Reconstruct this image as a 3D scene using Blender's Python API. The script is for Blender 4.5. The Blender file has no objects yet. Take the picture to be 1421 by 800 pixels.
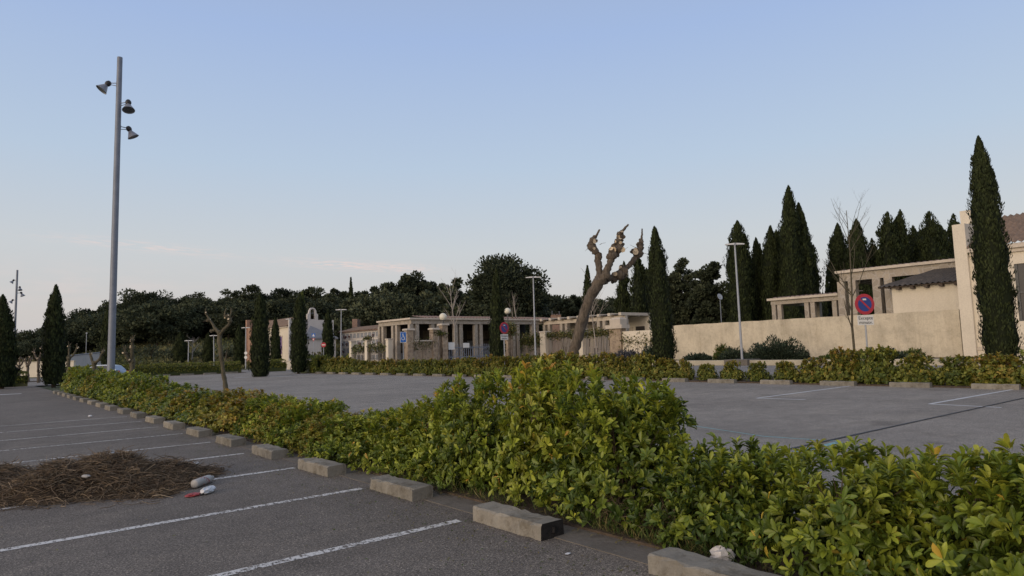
import bpy, math, random
import numpy as np
from mathutils import Vector, Matrix
S = bpy.context.scene
COL = S.collection
PI = math.pi
# ------------------------------------------------------------------ camera, sky, sun, exposure
PW, PH, FOC = 1421.0, 800.0, 911.0            # photograph size and focal length in its pixels
PITCH, ROLL, YAW, EYE = math.radians(5.38), math.radians(1.63), math.radians(40.0), 1.8
# world axes: X = across the parking rows (away from the near hedge), Y = along the rows
FWD = Vector((math.sin(YAW), math.cos(YAW), 0)); RGT = Vector((math.cos(YAW), -math.sin(YAW), 0))
cF = FWD * math.cos(PITCH) + Vector((0, 0, math.sin(PITCH))); u0 = RGT.cross(cF)
cR = RGT * math.cos(ROLL) - u0 * math.sin(ROLL); cU = RGT * math.sin(ROLL) + u0 * math.cos(ROLL)
cam = bpy.data.objects.new('camera', bpy.data.cameras.new('camera')); COL.objects.link(cam)
cam.data.sensor_width = 36.0; cam.data.lens = 36.0 * FOC / PW
cam.data.clip_start = 0.05; cam.data.clip_end = 6000
m = Matrix((cR, cU, -cF)).transposed().to_4x4(); m.translation = (0, 0, EYE); cam.matrix_world = m
S.camera = cam

SUN_EL, SUN_AZ = math.radians(5.0), math.radians(-97.0)   # azimuth from +Y towards +X; low behind the camera's left
wd = bpy.data.worlds.new("World"); S.world = wd; wd.use_nodes = True
wt = wd.node_tree; wt.nodes.clear()
def wn(t, **k):
    n = wt.nodes.new(t)
    for a, b in k.items(): setattr(n, a, b)
    return n
wout = wn('ShaderNodeOutputWorld'); wbg = wn('ShaderNodeBackground')
sky = wn('ShaderNodeTexSky', sky_type='NISHITA', sun_disc=False)
sky.sun_elevation = SUN_EL; sky.sun_rotation = SUN_AZ
sky.air_density = 1.0; sky.dust_density = 1.0; sky.ozone_density = 1.5; sky.altitude = 50
tc = wn('ShaderNodeTexCoord'); sep = wn('ShaderNodeSeparateXYZ')
wt.links.new(tc.outputs['Generated'], sep.inputs[0])
# dusk air: gradient over elevation that evens out the clear-sky model
grd = wn('ShaderNodeValToRGB'); wt.links.new(sep.outputs['Z'], grd.inputs[0])
SKY_STOPS = [(0.0, (0.55, 0.53, 0.55)), (0.06, (0.60, 0.57, 0.56)), (0.15, (0.58, 0.61, 0.64)), (0.27, (0.475, 0.58, 0.72)), (0.44, (0.365, 0.485, 0.74)), (0.62, (0.33, 0.41, 0.58)), (0.95, (0.32, 0.36, 0.46))]
while len(grd.color_ramp.elements) < len(SKY_STOPS): grd.color_ramp.elements.new(0.5)
for e, (p, c) in zip(grd.color_ramp.elements, SKY_STOPS): e.position = p; e.color = (*c, 1)
smul = wn('ShaderNodeMix', data_type='RGBA', blend_type='MIX'); smul.inputs['Factor'].default_value = 0.90
sscale = wn('ShaderNodeVectorMath', operation='SCALE'); sscale.inputs['Scale'].default_value = 1.0
wt.links.new(sky.outputs[0], sscale.inputs[0])
gscale = wn('ShaderNodeVectorMath', operation='SCALE'); gscale.inputs['Scale'].default_value = 9.9
wt.links.new(grd.outputs[0], gscale.inputs[0])
wt.links.new(sscale.outputs[0], smul.inputs['A']); wt.links.new(gscale.outputs[0], smul.inputs['B'])
# a few thin sunset cloud streaks low over the wood
def streak(dirv, along, across, tilt, seed):
    """soft mask round a direction: width 'along' (radians) sideways, 'across' in height"""
    d = Vector(dirv).normalized(); side = d.cross(Vector((0, 0, 1))).normalized(); upv = side.cross(d)
    s2 = side * math.cos(tilt) + upv * math.sin(tilt); u2 = -side * math.sin(tilt) + upv * math.cos(tilt)
    def dot(v):
        n = wn('ShaderNodeVectorMath', operation='DOT_PRODUCT'); n.inputs[1].default_value = v
        wt.links.new(tc.outputs['Generated'], n.inputs[0]); return n.outputs['Value']
    def mth(op, a, b=None):
        n = wn('ShaderNodeMath', operation=op)
        for i, q in enumerate((a, b)):
            if q is None: continue
            if isinstance(q, (int, float)): n.inputs[i].default_value = q
            else: wt.links.new(q, n.inputs[i])
        return n.outputs[0]
    a = mth('DIVIDE', dot(s2), along); b = mth('DIVIDE', dot(u2), across)
    cmb = wn('ShaderNodeCombineXYZ'); wt.links.new(mth('MULTIPLY', a, 3.0), cmb.inputs[0]); wt.links.new(mth('MULTIPLY', b, 1.6), cmb.inputs[1]); cmb.inputs[2].default_value = seed
    nz = wn('ShaderNodeTexNoise'); nz.inputs['Scale'].default_value = 1.6; nz.inputs['Detail'].default_value = 5; wt.links.new(cmb.outputs[0], nz.inputs['Vector'])
    r2 = mth('ADD', mth('MULTIPLY', a, a), mth('MULTIPLY', b, b))
    g = mth('EXPONENT', mth('MULTIPLY', r2, -1.0))
    w = mth('MULTIPLY', mth('MAXIMUM', mth('SUBTRACT', nz.outputs[0], 0.40), 0.0), 4.0)
    front = mth('GREATER_THAN', dot(d), 0.0)
    return mth('MINIMUM', mth('MULTIPLY', mth('MULTIPLY', g, w), front), 1.0)
def ray(px, py): return cF * FOC + cR * (px - PW / 2) + cU * (PH / 2 - py)
cur = smul.outputs['Result']
# afterglow where the sun has just gone down, behind the camera's left
wdot = wn('ShaderNodeVectorMath', operation='DOT_PRODUCT'); wdot.inputs[1].default_value = (math.sin(SUN_AZ), math.cos(SUN_AZ), 0.10); wt.links.new(tc.outputs['Generated'], wdot.inputs[0])
wcl = wn('ShaderNodeMath', operation='MAXIMUM'); wcl.inputs[1].default_value = 0.0; wt.links.new(wdot.outputs['Value'], wcl.inputs[0])
wpw = wn('ShaderNodeMath', operation='POWER'); wpw.inputs[1].default_value = 2.5; wt.links.new(wcl.outputs[0], wpw.inputs[0])
wgl = wn('ShaderNodeMix', data_type='RGBA', blend_type='ADD'); wt.links.new(wpw.outputs[0], wgl.inputs['Factor']); wt.links.new(cur, wgl.inputs['A']); wgl.inputs['B'].default_value = (7.5, 4.6, 2.2, 1)
cur = wgl.outputs['Result']
for (px, py, al, ac, tl, sd, k) in ((492, 369, .085, .0065, -.06, 3.1, .6), (205, 343, .10, .006, -.07, 7.7, .38), (560, 372, .05, .006, -.05, 11.3, .35), (60, 400, .2, .03, 0, 5.5, .12)):
    mk = streak(ray(px, py), al, ac, tl, sd)
    f = wn('ShaderNodeMath', operation='MULTIPLY'); f.inputs[1].default_value = k; wt.links.new(mk, f.inputs[0])
    mx = wn('ShaderNodeMix', data_type='RGBA'); wt.links.new(f.outputs[0], mx.inputs['Factor']); wt.links.new(cur, mx.inputs['A'])
    mx.inputs['B'].default_value = (8.3, 6.2, 5.6, 1); cur = mx.outputs['Result']
wt.links.new(cur, wbg.inputs[0]); wbg.inputs[1].default_value = 0.11
wt.links.new(wbg.outputs[0], wout.inputs[0])
sl = bpy.data.lights.new('sun', 'SUN'); sl.energy = 1.35; sl.angle = math.radians(30); sl.color = (1.0, 0.84, 0.64)
so = bpy.data.objects.new('sun', sl); COL.objects.link(so)
sel = math.radians(10.0)
sd_ = Vector((math.sin(SUN_AZ) * math.cos(sel), math.cos(SUN_AZ) * math.cos(sel), math.sin(sel)))
so.rotation_euler = sd_.to_track_quat('Z', 'Y').to_euler()
S.view_settings.view_transform = 'Standard'; S.view_settings.look = 'None'
S.view_settings.gamma = 1; S.view_settings.exposure = 0.0; S.view_settings.use_curve_mapping = False
S.cycles.max_bounces = 6; S.cycles.diffuse_bounces = 3; S.cycles.transparent_max_bounces = 6
S.cycles.use_denoising = True

# ------------------------------------------------------------------ placing
def g(px, py, z=0.0):
    d = ray(px, py); t = (z - EYE) / d.z; return Vector((d.x * t, d.y * t, z))
def at_u(px, py, u): d = ray(px, py); t = u / d.x; return Vector((u, d.y * t, EYE + d.z * t))
def at_v(px, py, v): d = ray(px, py); t = v / d.y; return Vector((d.x * t, v, EYE + d.z * t))
def at_d(px, py, D): d = ray(px, py); t = D / d.dot(FWD); return Vector((d.x * t, d.y * t, EYE + d.z * t))
def dep(p): return Vector((p[0], p[1], 0)).dot(FWD)
def hor(px): return 506.0 - px * 40.5 / 1421.0
def sstep(a, b, x): t = min(1, max(0, (x - a) / (b - a))); return t * t * (3 - 2 * t)
def tz(x, y):                                            # height of the wooded hillside
    D = x * FWD.x + y * FWD.y; L = x * RGT.x + y * RGT.y
    px = 710 + 911 * L / max(D, 30)
    k = 0.15 + 0.85 * sstep(-80, 260, px)
    return -0.06 + sstep(104, 250, D) * 15 * k
ORD = ['', 'first', 'second', 'third', 'fourth', 'fifth', 'sixth', 'seventh', 'eighth', 'ninth', 'tenth', 'eleventh', 'twelfth', 'thirteenth', 'fourteenth', 'fifteenth', 'sixteenth', 'seventeenth', 'eighteenth', 'nineteenth', 'twentieth', 'twenty-first', 'twenty-second', 'twenty-third', 'twenty-fourth', 'twenty-fifth', 'twenty-sixth']

# ------------------------------------------------------------------ mesh helpers
def tag(o, label=None, cat=None, group=None, kind=None):
    if label: o['label'] = label
    if cat: o['category'] = cat
    if group: o['group'] = group
    if kind: o['kind'] = kind
    return o
def empty(name, loc=(0, 0, 0), rz=0.0):
    o = bpy.data.objects.new(name, None); COL.objects.link(o); o.location = loc; o.rotation_euler = (0, 0, rz)
    o.empty_display_size = 0.1; return o
def link(name, me, parent=None):
    o = bpy.data.objects.new(name, me); COL.objects.link(o)
    if parent: o.parent = parent
    return o
def dup(root, loc=None, rz=None, scale=None):
    c = root.copy(); COL.objects.link(c)
    if loc is not None: c.location = loc
    if rz is not None: c.rotation_euler = (0, 0, rz)
    if scale is not None: c.scale = scale
    for ch in root.children:
        d = ch.copy(); COL.objects.link(d); d.parent = c
        for gg in ch.children:
            e = gg.copy(); COL.objects.link(e); e.parent = d
    return c
class MB:
    def __init__(s): s.v = []; s.f = []; s.mi = []; s.sm = []
    def add(s, vs, fs, mi=0, smooth=False):
        b = len(s.v); s.v += [tuple(p) for p in vs]
        for f in fs: s.f.append(tuple(i + b for i in f)); s.mi.append(mi); s.sm.append(smooth)
    def box(s, a, b, mi=0, bev=0.0):
        x0, y0, z0 = [min(p, q) for p, q in zip(a, b)]; x1, y1, z1 = [max(p, q) for p, q in zip(a, b)]
        if bev <= 0:
            s.add([(x0, y0, z0), (x1, y0, z0), (x1, y1, z0), (x0, y1, z0), (x0, y0, z1), (x1, y0, z1), (x1, y1, z1), (x0, y1, z1)],
                  [(3, 2, 1, 0), (4, 5, 6, 7), (0, 1, 5, 4), (1, 2, 6, 5), (2, 3, 7, 6), (3, 0, 4, 7)], mi)
        else:                                            # chamfered top edges and corners
            e = bev
            def ring(i, z): return [(x0 + i, y0 + i, z), (x1 - i, y0 + i, z), (x1 - i, y1 - i, z), (x0 + i, y1 - i, z)]
            v = ring(0, z0) + ring(0, z1 - e) + ring(e, z1); f = [(3, 2, 1, 0), (8, 9, 10, 11)]
            for k in (0, 4):
                for i in range(4): j = (i + 1) % 4; f.append((k + i, k + j, k + 4 + j, k + 4 + i))
            s.add(v, f, mi)
    def tube(s, pts, rad, n=8, mi=0, cap=True, smooth=True, lump=0.0, seed=0):
        rg = random.Random(seed); pts = [Vector(p) for p in pts]
        if not isinstance(rad, (list, tuple)): rad = [rad] * len(pts)
        vs = []; fs = []; prev = None
        for i, p in enumerate(pts):
            d = (pts[min(i + 1, len(pts) - 1)] - pts[max(i - 1, 0)]).normalized()
            ref = prev if prev is not None else (Vector((1, 0, 0)) if abs(d.z) > .8 else Vector((0, 0, 1)))
            a = (ref - d * ref.dot(d))
            if a.length < 1e-4: a = d.orthogonal()
            a.normalize(); prev = a; b = d.cross(a)
            for k in range(n):
                t = 2 * PI * k / n; r = rad[i] * (1 + (rg.uniform(-lump, lump) if lump else 0))
                vs.append(p + (a * math.cos(t) + b * math.sin(t)) * r)
        for i in range(len(pts) - 1):
            for k in range(n): j = (k + 1) % n; fs.append((i * n + k, i * n + j, (i + 1) * n + j, (i + 1) * n + k))
        s.add(vs, fs, mi, smooth)
        if cap:
            L = len(pts) - 1
            s.add([vs[k] for k in range(n)][::-1], [tuple(range(n))], mi); s.add([vs[L * n + k] for k in range(n)], [tuple(range(n))], mi)
    def lathe(s, prof, n=20, mi=0, M=None, smooth=True):
        vs = []; fs = []
        for r, z in prof:
            for k in range(n):
                t = 2 * PI * k / n; p = Vector((r * math.cos(t), r * math.sin(t), z)); vs.append(M @ p if M else p)
        for i in range(len(prof) - 1):
            for k in range(n): j = (k + 1) % n; fs.append((i * n + k, i * n + j, (i + 1) * n + j, (i + 1) * n + k))
        s.add(vs, fs, mi, smooth)
    def prism(s, poly, z0, z1, mi=0, M=None):            # polygon in XY extruded along Z
        n = len(poly); vs = [Vector((x, y, z0)) for x, y in poly] + [Vector((x, y, z1)) for x, y in poly]
        if M: vs = [M @ p for p in vs]
        s.add(vs, [tuple(range(n))[::-1], tuple(range(n, 2 * n))] + [(i, (i + 1) % n, n + (i + 1) % n, n + i) for i in range(n)], mi)
    def build(s, name, mats, parent=None, loc=None):
        me = bpy.data.meshes.new(name); me.from_pydata(s.v, [], s.f); me.update()
        for mt in (mats if isinstance(mats, (list, tuple)) else [mats]): me.materials.append(mt)
        me.polygons.foreach_set('material_index', s.mi); me.polygons.foreach_set('use_smooth', s.sm); me.update()
        o = link(name, me, parent)
        if loc is not None: o.location = loc
        return o
def boxobj(name, a, b, mat, parent=None, bev=0.0):
    q = MB(); q.box(a, b, 0, bev); return q.build(name, mat, parent)
def tri_mesh(name, V, T, tint, mats, midx=None, smooth=False):
    me = bpy.data.meshes.new(name); n = len(T)
    me.vertices.add(len(V)); me.vertices.foreach_set('co', np.ascontiguousarray(V, dtype=np.float32).ravel())
    me.loops.add(n * 3); me.loops.foreach_set('vertex_index', np.ascontiguousarray(T, dtype=np.int32).ravel())
    me.polygons.add(n); me.polygons.foreach_set('loop_start', np.arange(0, n * 3, 3, dtype=np.int32))
    for mt in (mats if isinstance(mats, (list, tuple)) else [mats]): me.materials.append(mt)
    if midx is not None: me.polygons.foreach_set('material_index', np.ascontiguousarray(midx, dtype=np.int32))
    if smooth: me.polygons.foreach_set('use_smooth', np.ones(n, dtype=bool))
    me.update(calc_edges=True)
    at = me.attributes.new('tint', 'FLOAT_COLOR', 'POINT')
    c = np.ones((len(V), 4), np.float32); c[:, :3] = tint; at.data.foreach_set('color', c.ravel())
    me.validate(); return me
LEAF_HI_V = np.array([(0, 0, 0), (-.30, .34, .09), (0, .38, 0), (.30, .34, .09), (-.46, .66, .10), (0, .70, -.02), (.46, .66, .10), (-.30, .88, .03), (.30, .88, .03), (0, 1.0, -.10)])
LEAF_HI_T = np.array([(0, 2, 1), (0, 3, 2), (1, 2, 5), (1, 5, 4), (2, 3, 6), (2, 6, 5), (4, 5, 7), (5, 6, 8), (7, 5, 9), (5, 8, 9)])
LEAF_LO_V = np.array([(0, 0, 0), (-.5, .58, .08), (.5, .58, .08), (0, 1, -.08)]); LEAF_LO_T = np.array([(0, 2, 1), (1, 2, 3)])
CARD_V = np.array([(-.5, 0, 0), (.5, 0, 0), (.35, 1, .1), (-.45, .8, -.1)]); CARD_T = np.array([(0, 1, 2), (0, 2, 3)])
def norm(a): return a / np.maximum(np.linalg.norm(a, axis=-1, keepdims=True), 1e-9)
def leaf_geo(pos, d, nrm, L, W, tint, tpl=(LEAF_HI_V, LEAF_HI_T)):
    TV, TT = tpl; d = norm(d); x = norm(np.cross(d, nrm)); z = np.cross(x, d); N = len(pos)
    V = pos[:, None, :] + x[:, None, :] * (TV[None, :, 0:1] * W[:, None, None]) + d[:, None, :] * (TV[None, :, 1:2] * L[:, None, None]) + z[:, None, :] * (TV[None, :, 2:3] * L[:, None, None])
    k = len(TV); T = TT[None] + (np.arange(N) * k)[:, None, None]
    return V.reshape(-1, 3), T.reshape(-1, 3), np.repeat(tint, k, axis=0)
def cat_geo(parts):
    V = []; T = []; C = []; b = 0
    for v, t, c in parts: V.append(v); T.append(t + b); C.append(c); b += len(v)
    return np.concatenate(V), np.concatenate(T), np.concatenate(C)
def rand_dirs(rs, n): return norm(rs.normal(size=(n, 3)))

# ------------------------------------------------------------------ materials
def mat(name):
    mt = bpy.data.materials.new(name); mt.use_nodes = True; return mt, mt.node_tree, mt.node_tree.nodes['Principled BSDF']
def nd(t, typ, **k):
    n = t.nodes.new(typ)
    for a, b in k.items():
        if a.startswith('i_'): n.inputs[a[2:].replace('_', ' ')].default_value = b
        else: setattr(n, a, b)
    return n
def ramp(t, src, stops):
    r = t.nodes.new('ShaderNodeValToRGB'); e = r.color_ramp.elements
    while len(e) < len(stops): e.new(.5)
    for q, (p, c) in zip(e, stops): q.position = p; q.color = (*c, 1) if len(c) == 3 else c
    t.links.new(src, r.inputs[0]); return r.outputs[0]
def noise(t, scale, detail=4, rough=.55, vec=None, stretch=None):
    n = nd(t, 'ShaderNodeTexNoise', i_Scale=scale, i_Detail=detail, i_Roughness=rough)
    if vec is None: vec = nd(t, 'ShaderNodeTexCoord').outputs['Object']
    if stretch:
        mp = nd(t, 'ShaderNodeMapping'); mp.inputs['Scale'].default_value = stretch; t.links.new(vec, mp.inputs[0]); vec = mp.outputs[0]
    t.links.new(vec, n.inputs['Vector']); return n.outputs[0]
def mixc(t, fac, a, b, mode='MIX'):
    n = nd(t, 'ShaderNodeMix', data_type='RGBA', blend_type=mode)
    for k, q in (('Factor', fac), ('A', a), ('B', b)):
        if isinstance(q, (int, float)): n.inputs[k].default_value = q
        elif isinstance(q, tuple): n.inputs[k].default_value = (*q, 1) if len(q) == 3 else q
        else: t.links.new(q, n.inputs[k])
    return n.outputs['Result']
def bump(t, b, h, strength=.3, dist=.02):
    n = nd(t, 'ShaderNodeBump', i_Strength=strength, i_Distance=dist); t.links.new(h, n.inputs['Height']); t.links.new(n.outputs[0], b.inputs['Normal'])
def simple(name, col, rough=.6, metal=0.0, var=.25, scale=6, bumpk=0.0, spec=.4, stretch=None):
    mt, t, b = mat(name)
    n = noise(t, scale, 5, .6, stretch=stretch)
    c = ramp(t, n, [(.25, tuple(x * (1 - var) for x in col)), (.5, col), (.78, tuple(min(1, x * (1 + var)) for x in col))])
    t.links.new(c, b.inputs['Base Color']); b.inputs['Roughness'].default_value = rough; b.inputs['Metallic'].default_value = metal
    b.inputs['Specular IOR Level'].default_value = spec
    if bumpk: bump(t, b, noise(t, scale * 6, 4, .6), bumpk)
    return mt
def asphalt(name, base, warm=0.0, crack=True):
    mt, t, b = mat(name); P = nd(t, 'ShaderNodeTexCoord').outputs['Object']
    big = noise(t, .22, 6, .62, P); mid = noise(t, 2.3, 5, .6, P)
    vor = nd(t, 'ShaderNodeTexVoronoi', i_Scale=105.0); t.links.new(P, vor.inputs['Vector'])
    grit = ramp(t, vor.outputs['Color'], [(.0, (.35, .35, .36)), (.45, (.80, .79, .79)), (.75, (1.2, 1.18, 1.15)), (1., (2.6, 2.5, 2.35))])
    grain = ramp(t, noise(t, 46, 3, .8, P), [(.30, (.42,) * 3), (.5, (.9,) * 3), (.70, (2.0,) * 3)])
    c0 = ramp(t, big, [(.3, tuple(x * .8 for x in base)), (.5, base), (.7, tuple(x * 1.18 for x in base))])
    c1 = mixc(t, .55, c0, ramp(t, mid, [(.3, (.72,) * 3), (.7, (1.2,) * 3)]), 'MULTIPLY')
    c2 = mixc(t, .8, c1, grit, 'MULTIPLY'); c2 = mixc(t, .85, c2, grain, 'MULTIPLY')
    st = ramp(t, noise(t, .9, 6, .7, P, (1, .35, 1)), [(.60, (1, 1, 1)), (.74, (.72, .71, .70))])   # oil and tyre stains
    c3 = mixc(t, .8, c2, st, 'MULTIPLY')
    oil = ramp(t, noise(t, .55, 3, .5, P), [(.63, (1, 1, 1)), (.72, (.66, .65, .64)), (.80, (.5, .49, .48))]); c3 = mixc(t, .75, c3, oil, 'MULTIPLY')
    pale = ramp(t, noise(t, .33, 7, .72, P, (1, 2.6, 1)), [(.52, (1, 1, 1)), (.70, (1.28, 1.26, 1.22))]); c3 = mixc(t, .8, c3, pale, 'MULTIPLY')
    if crack:
        v2 = nd(t, 'ShaderNodeTexVoronoi', feature='DISTANCE_TO_EDGE', i_Scale=.16)
        w = nd(t, 'ShaderNodeVectorMath', operation='ADD'); nzc = nd(t, 'ShaderNodeTexNoise', i_Scale=1.2, i_Detail=4.0); t.links.new(P, nzc.inputs['Vector'])
        sc = nd(t, 'ShaderNodeVectorMath', operation='SCALE', i_Scale=1.0); t.links.new(nzc.outputs['Color'], sc.inputs[0]); t.links.new(P, w.inputs[0]); t.links.new(sc.outputs[0], w.inputs[1]); t.links.new(w.outputs[0], v2.inputs['Vector'])
        ck = ramp(t, v2.outputs['Distance'], [(.0, (.5,) * 3), (.0035, (1,) * 3)])
        c3 = mixc(t, .35, c3, ck, 'MULTIPLY')
    t.links.new(c3, b.inputs['Base Color']); b.inputs['Roughness'].default_value = .85; b.inputs['Specular IOR Level'].default_value = .25
    bump(t, b, vor.outputs['Distance'], .5, .006)
    return mt
def paint(name, col, wear=.5):
    mt, t, b = mat(name); P = nd(t, 'ShaderNodeTexCoord').outputs['Object']
    n1 = noise(t, 22, 5, .8, P, (1.0, .6, 1)); n2 = noise(t, 1.4, 4, .6, P)
    q1 = nd(t, 'ShaderNodeMath', operation='MULTIPLY'); q1.inputs[1].default_value = 1.55; t.links.new(n1, q1.inputs[0]); n1 = q1.outputs[0]; q2 = nd(t, 'ShaderNodeMath', operation='MULTIPLY'); q2.inputs[1].default_value = .45; t.links.new(n2, q2.inputs[0]); n2 = q2.outputs[0]
    n = nd(t, 'ShaderNodeMath', operation='ADD'); t.links.new(n1, n.inputs[0]); t.links.new(n2, n.inputs[1])
    k = ramp(t, n.outputs[0], [(0.0, (0, 0, 0)), (wear * 1.0 - .06, (0, 0, 0)), (wear + .02, (1, 1, 1))]) if False else None
    h = nd(t, 'ShaderNodeMath', operation='MULTIPLY'); h.inputs[1].default_value = .5; t.links.new(n.outputs[0], h.inputs[0])
    k = ramp(t, h.outputs[0], [(wear - .03, (0, 0, 0)), (wear + .03, (1, 1, 1))])
    tr = nd(t, 'ShaderNodeBsdfTransparent'); mx = nd(t, 'ShaderNodeMixShader')
    b.inputs['Base Color'].default_value = (*col, 1); b.inputs['Roughness'].default_value = .75
    gr = mixc(t, noise(t, 60, 3, .6, P), tuple(x * .72 for x in col), col); t.links.new(gr, b.inputs['Base Color'])
    t.links.new(k, mx.inputs[0]); t.links.new(tr.outputs[0], mx.inputs[1]); t.links.new(b.outputs[0], mx.inputs[2])
    t.links.new(mx.outputs[0], t.nodes['Material Output'].inputs[0]); return mt
def stucco(name, col, stain=.35, scale=1.0, lowdirt=True, spots=.0):
    mt, t, b = mat(name); P = nd(t, 'ShaderNodeTexCoord').outputs['Object']
    n = noise(t, .55 * scale, 6, .65, P); fine = noise(t, 9 * scale, 5, .65, P)
    c = ramp(t, n, [(.3, tuple(x * (1 - stain * .6) for x in col)), (.55, col), (.8, tuple(min(1, x * 1.08) for x in col))])
    c = mixc(t, .5, c, ramp(t, fine, [(.3, (.78,) * 3), (.6, (1.05,) * 3)]), 'MULTIPLY')
    dr = ramp(t, noise(t, 1.5 * scale, 5, .7, P, (1, 1, .12)), [(.5, (1, 1, 1)), (.72, (.62, .58, .53))])
    c = mixc(t, stain, c, dr, 'MULTIPLY')
    if spots > .7: oi = nd(t, 'ShaderNodeObjectInfo'); c = mixc(t, 1.0, c, ramp(t, oi.outputs['Random'], [(0, (.82, .82, .80)), (1, (1.12, 1.1, 1.06))]), 'MULTIPLY')
    if spots:
        sp = ramp(t, noise(t, 3.2, 7, .78, P), [(.50, (1, 1, 1)), (.60, (.62, .59, .54)), (.72, (.38, .36, .32))]); c = mixc(t, spots, c, sp, 'MULTIPLY')
    t.links.new(c, b.inputs['Base Color']); b.inputs['Roughness'].default_value = .9; b.inputs['Specular IOR Level'].default_value = .2
    bump(t, b, fine, .35, .03); return mt
def stone(name, c1, c2, sx=2.2, mortar=(.42, .38, .33), scale=1.0):
    mt, t, b = mat(name); P = nd(t, 'ShaderNodeTexCoord').outputs['Object']
    v = nd(t, 'ShaderNodeTexVoronoi', i_Scale=sx * scale); t.links.new(P, v.inputs['Vector'])
    e = nd(t, 'ShaderNodeTexVoronoi', feature='DISTANCE_TO_EDGE', i_Scale=sx * scale); t.links.new(P, e.inputs['Vector'])
    c = mixc(t, v.outputs['Color'], c1, c2)
    c = mixc(t, .5, c, ramp(t, noise(t, 7, 5, .7, P), [(.3, (.65,) * 3), (.7, (1.15,) * 3)]), 'MULTIPLY')
    k = ramp(t, e.outputs['Distance'], [(.02, (0, 0, 0)), (.06, (1, 1, 1))]); c = mixc(t, k, mortar, c)
    t.links.new(c, b.inputs['Base Color']); b.inputs['Roughness'].default_value = .9; bump(t, b, k, .4, .03); return mt
def foliage(name, stops, rough=.5, transl=.2, spec=.35, objvar=.25):
    mt, t, b = mat(name); at = nd(t, 'ShaderNodeAttribute', attribute_name='tint')
    sp = nd(t, 'ShaderNodeSeparateColor'); t.links.new(at.outputs['Color'], sp.inputs[0])
    oi = nd(t, 'ShaderNodeObjectInfo')
    a = nd(t, 'ShaderNodeMath', operation='MULTIPLY_ADD'); t.links.new(oi.outputs['Random'], a.inputs[0]); a.inputs[1].default_value = objvar; t.links.new(sp.outputs[0], a.inputs[2])
    s2 = nd(t, 'ShaderNodeMath', operation='SUBTRACT'); t.links.new(a.outputs[0], s2.inputs[0]); s2.inputs[1].default_value = objvar / 2
    c = ramp(t, s2.outputs[0], stops)
    gsc = nd(t, 'ShaderNodeVectorMath', operation='SCALE'); t.links.new(c, gsc.inputs[0])
    gm = nd(t, 'ShaderNodeMath', operation='MULTIPLY_ADD'); t.links.new(sp.outputs[1], gm.inputs[0]); gm.inputs[1].default_value = 1.0; gm.inputs[2].default_value = .5; t.links.new(gm.outputs[0], gsc.inputs['Scale'])
    t.links.new(gsc.outputs[0], b.inputs['Base Color']); b.inputs['Roughness'].default_value = rough; b.inputs['Specular IOR Level'].default_value = spec
    if transl:
        tl = nd(t, 'ShaderNodeBsdfTranslucent'); t.links.new(gsc.outputs[0], tl.inputs[0]); mx = nd(t, 'ShaderNodeMixShader'); mx.inputs[0].default_value = transl
        t.links.new(b.outputs[0], mx.inputs[1]); t.links.new(tl.outputs[0], mx.inputs[2]); t.links.new(mx.outputs[0], t.nodes['Material Output'].inputs[0])
    return mt
def tiles(name, c1, c2):
    mt, t, b = mat(name); P = nd(t, 'ShaderNodeTexCoord').outputs['Object']
    v = nd(t, 'ShaderNodeTexVoronoi', i_Scale=2.6); t.links.new(P, v.inputs['Vector'])
    c = mixc(t, v.outputs['Color'], c1, c2); c = mixc(t, .6, c, ramp(t, noise(t, 3, 5, .7, P), [(.35, (.55,) * 3), (.7, (1.2,) * 3)]), 'MULTIPLY')
    t.links.new(c, b.inputs['Base Color']); b.inputs['Roughness'].default_value = .85; return mt
M = {}
M['asphalt'] = asphalt('asphalt', (.178, .157, .134)); M['asphalt2'] = asphalt('asphalt_pale', (.295, .266, .229)); M['asphalt3'] = asphalt('asphalt_road', (.26, .24, .215))
M['white'] = paint('white_paint', (.74, .72, .68), .466); M['whiteb'] = paint('white_paint_fresh', (.75, .75, .74), .40); M['teal'] = paint('teal_paint', (.28, .52, .52), .44)
M['tar'] = simple('tar', (.035, .034, .034), .6)
M['soil'] = simple('soil', (.085, .062, .043), .95, var=.5, scale=9, bumpk=.6); M['bedsoil'] = simple('bed_soil', (.13, .10, .07), .95, var=.4, scale=3, bumpk=.5)
M['field'] = simple('field', (.075, .085, .04), .95, var=.5, scale=.25, bumpk=.6)
M['concrete'] = stucco('concrete', (.275, .258, .225), .6, 2.2, spots=.75); M['kerbc'] = stucco('kerb_concrete', (.19, .17, .145), .5, 2.0, spots=.3)
M['stuccoW'] = stucco('wall_render', (.62, .55, .42), .45, 1.0, spots=.30); M['cream'] = stucco('cream_render', (.70, .63, .51), .14); M['white_render'] = stucco('white_render', (.60, .56, .52), .2)
M['planter'] = stucco('planter_kerb', (.50, .45, .34), .3, 2.0); M['trim'] = stucco('pale_trim', (.58, .51, .42), .25)
M['grey_wall'] = stucco('grey_render', (.26, .27, .29), .25); M['dark_int'] = simple('shaded_inside', (.05, .042, .036), .9)  # dark_int: shade under the roofs put into the back walls' base colour
M['stone'] = stone('cut_stone', (.44, .38, .30), (.30, .26, .21), 1.6); M['rubble'] = stone('rubble_stone', (.42, .33, .23), (.24, .18, .13), 3.2, (.38, .31, .23))
M['tile_red'] = tiles('terracotta_tiles', (.36, .22, .16), (.26, .18, .14)); M['tile_brown'] = tiles('weathered_tiles', (.30, .20, .13), (.19, .135, .095)); M['tile_dark'] = tiles('dark_tiles', (.10, .09, .085), (.06, .058, .06))
M['slate'] = simple('slate_roof', (.20, .205, .22), .6, var=.2, scale=2); M['brick'] = tiles('brick_wall', (.42, .25, .17), (.32, .19, .13))
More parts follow.
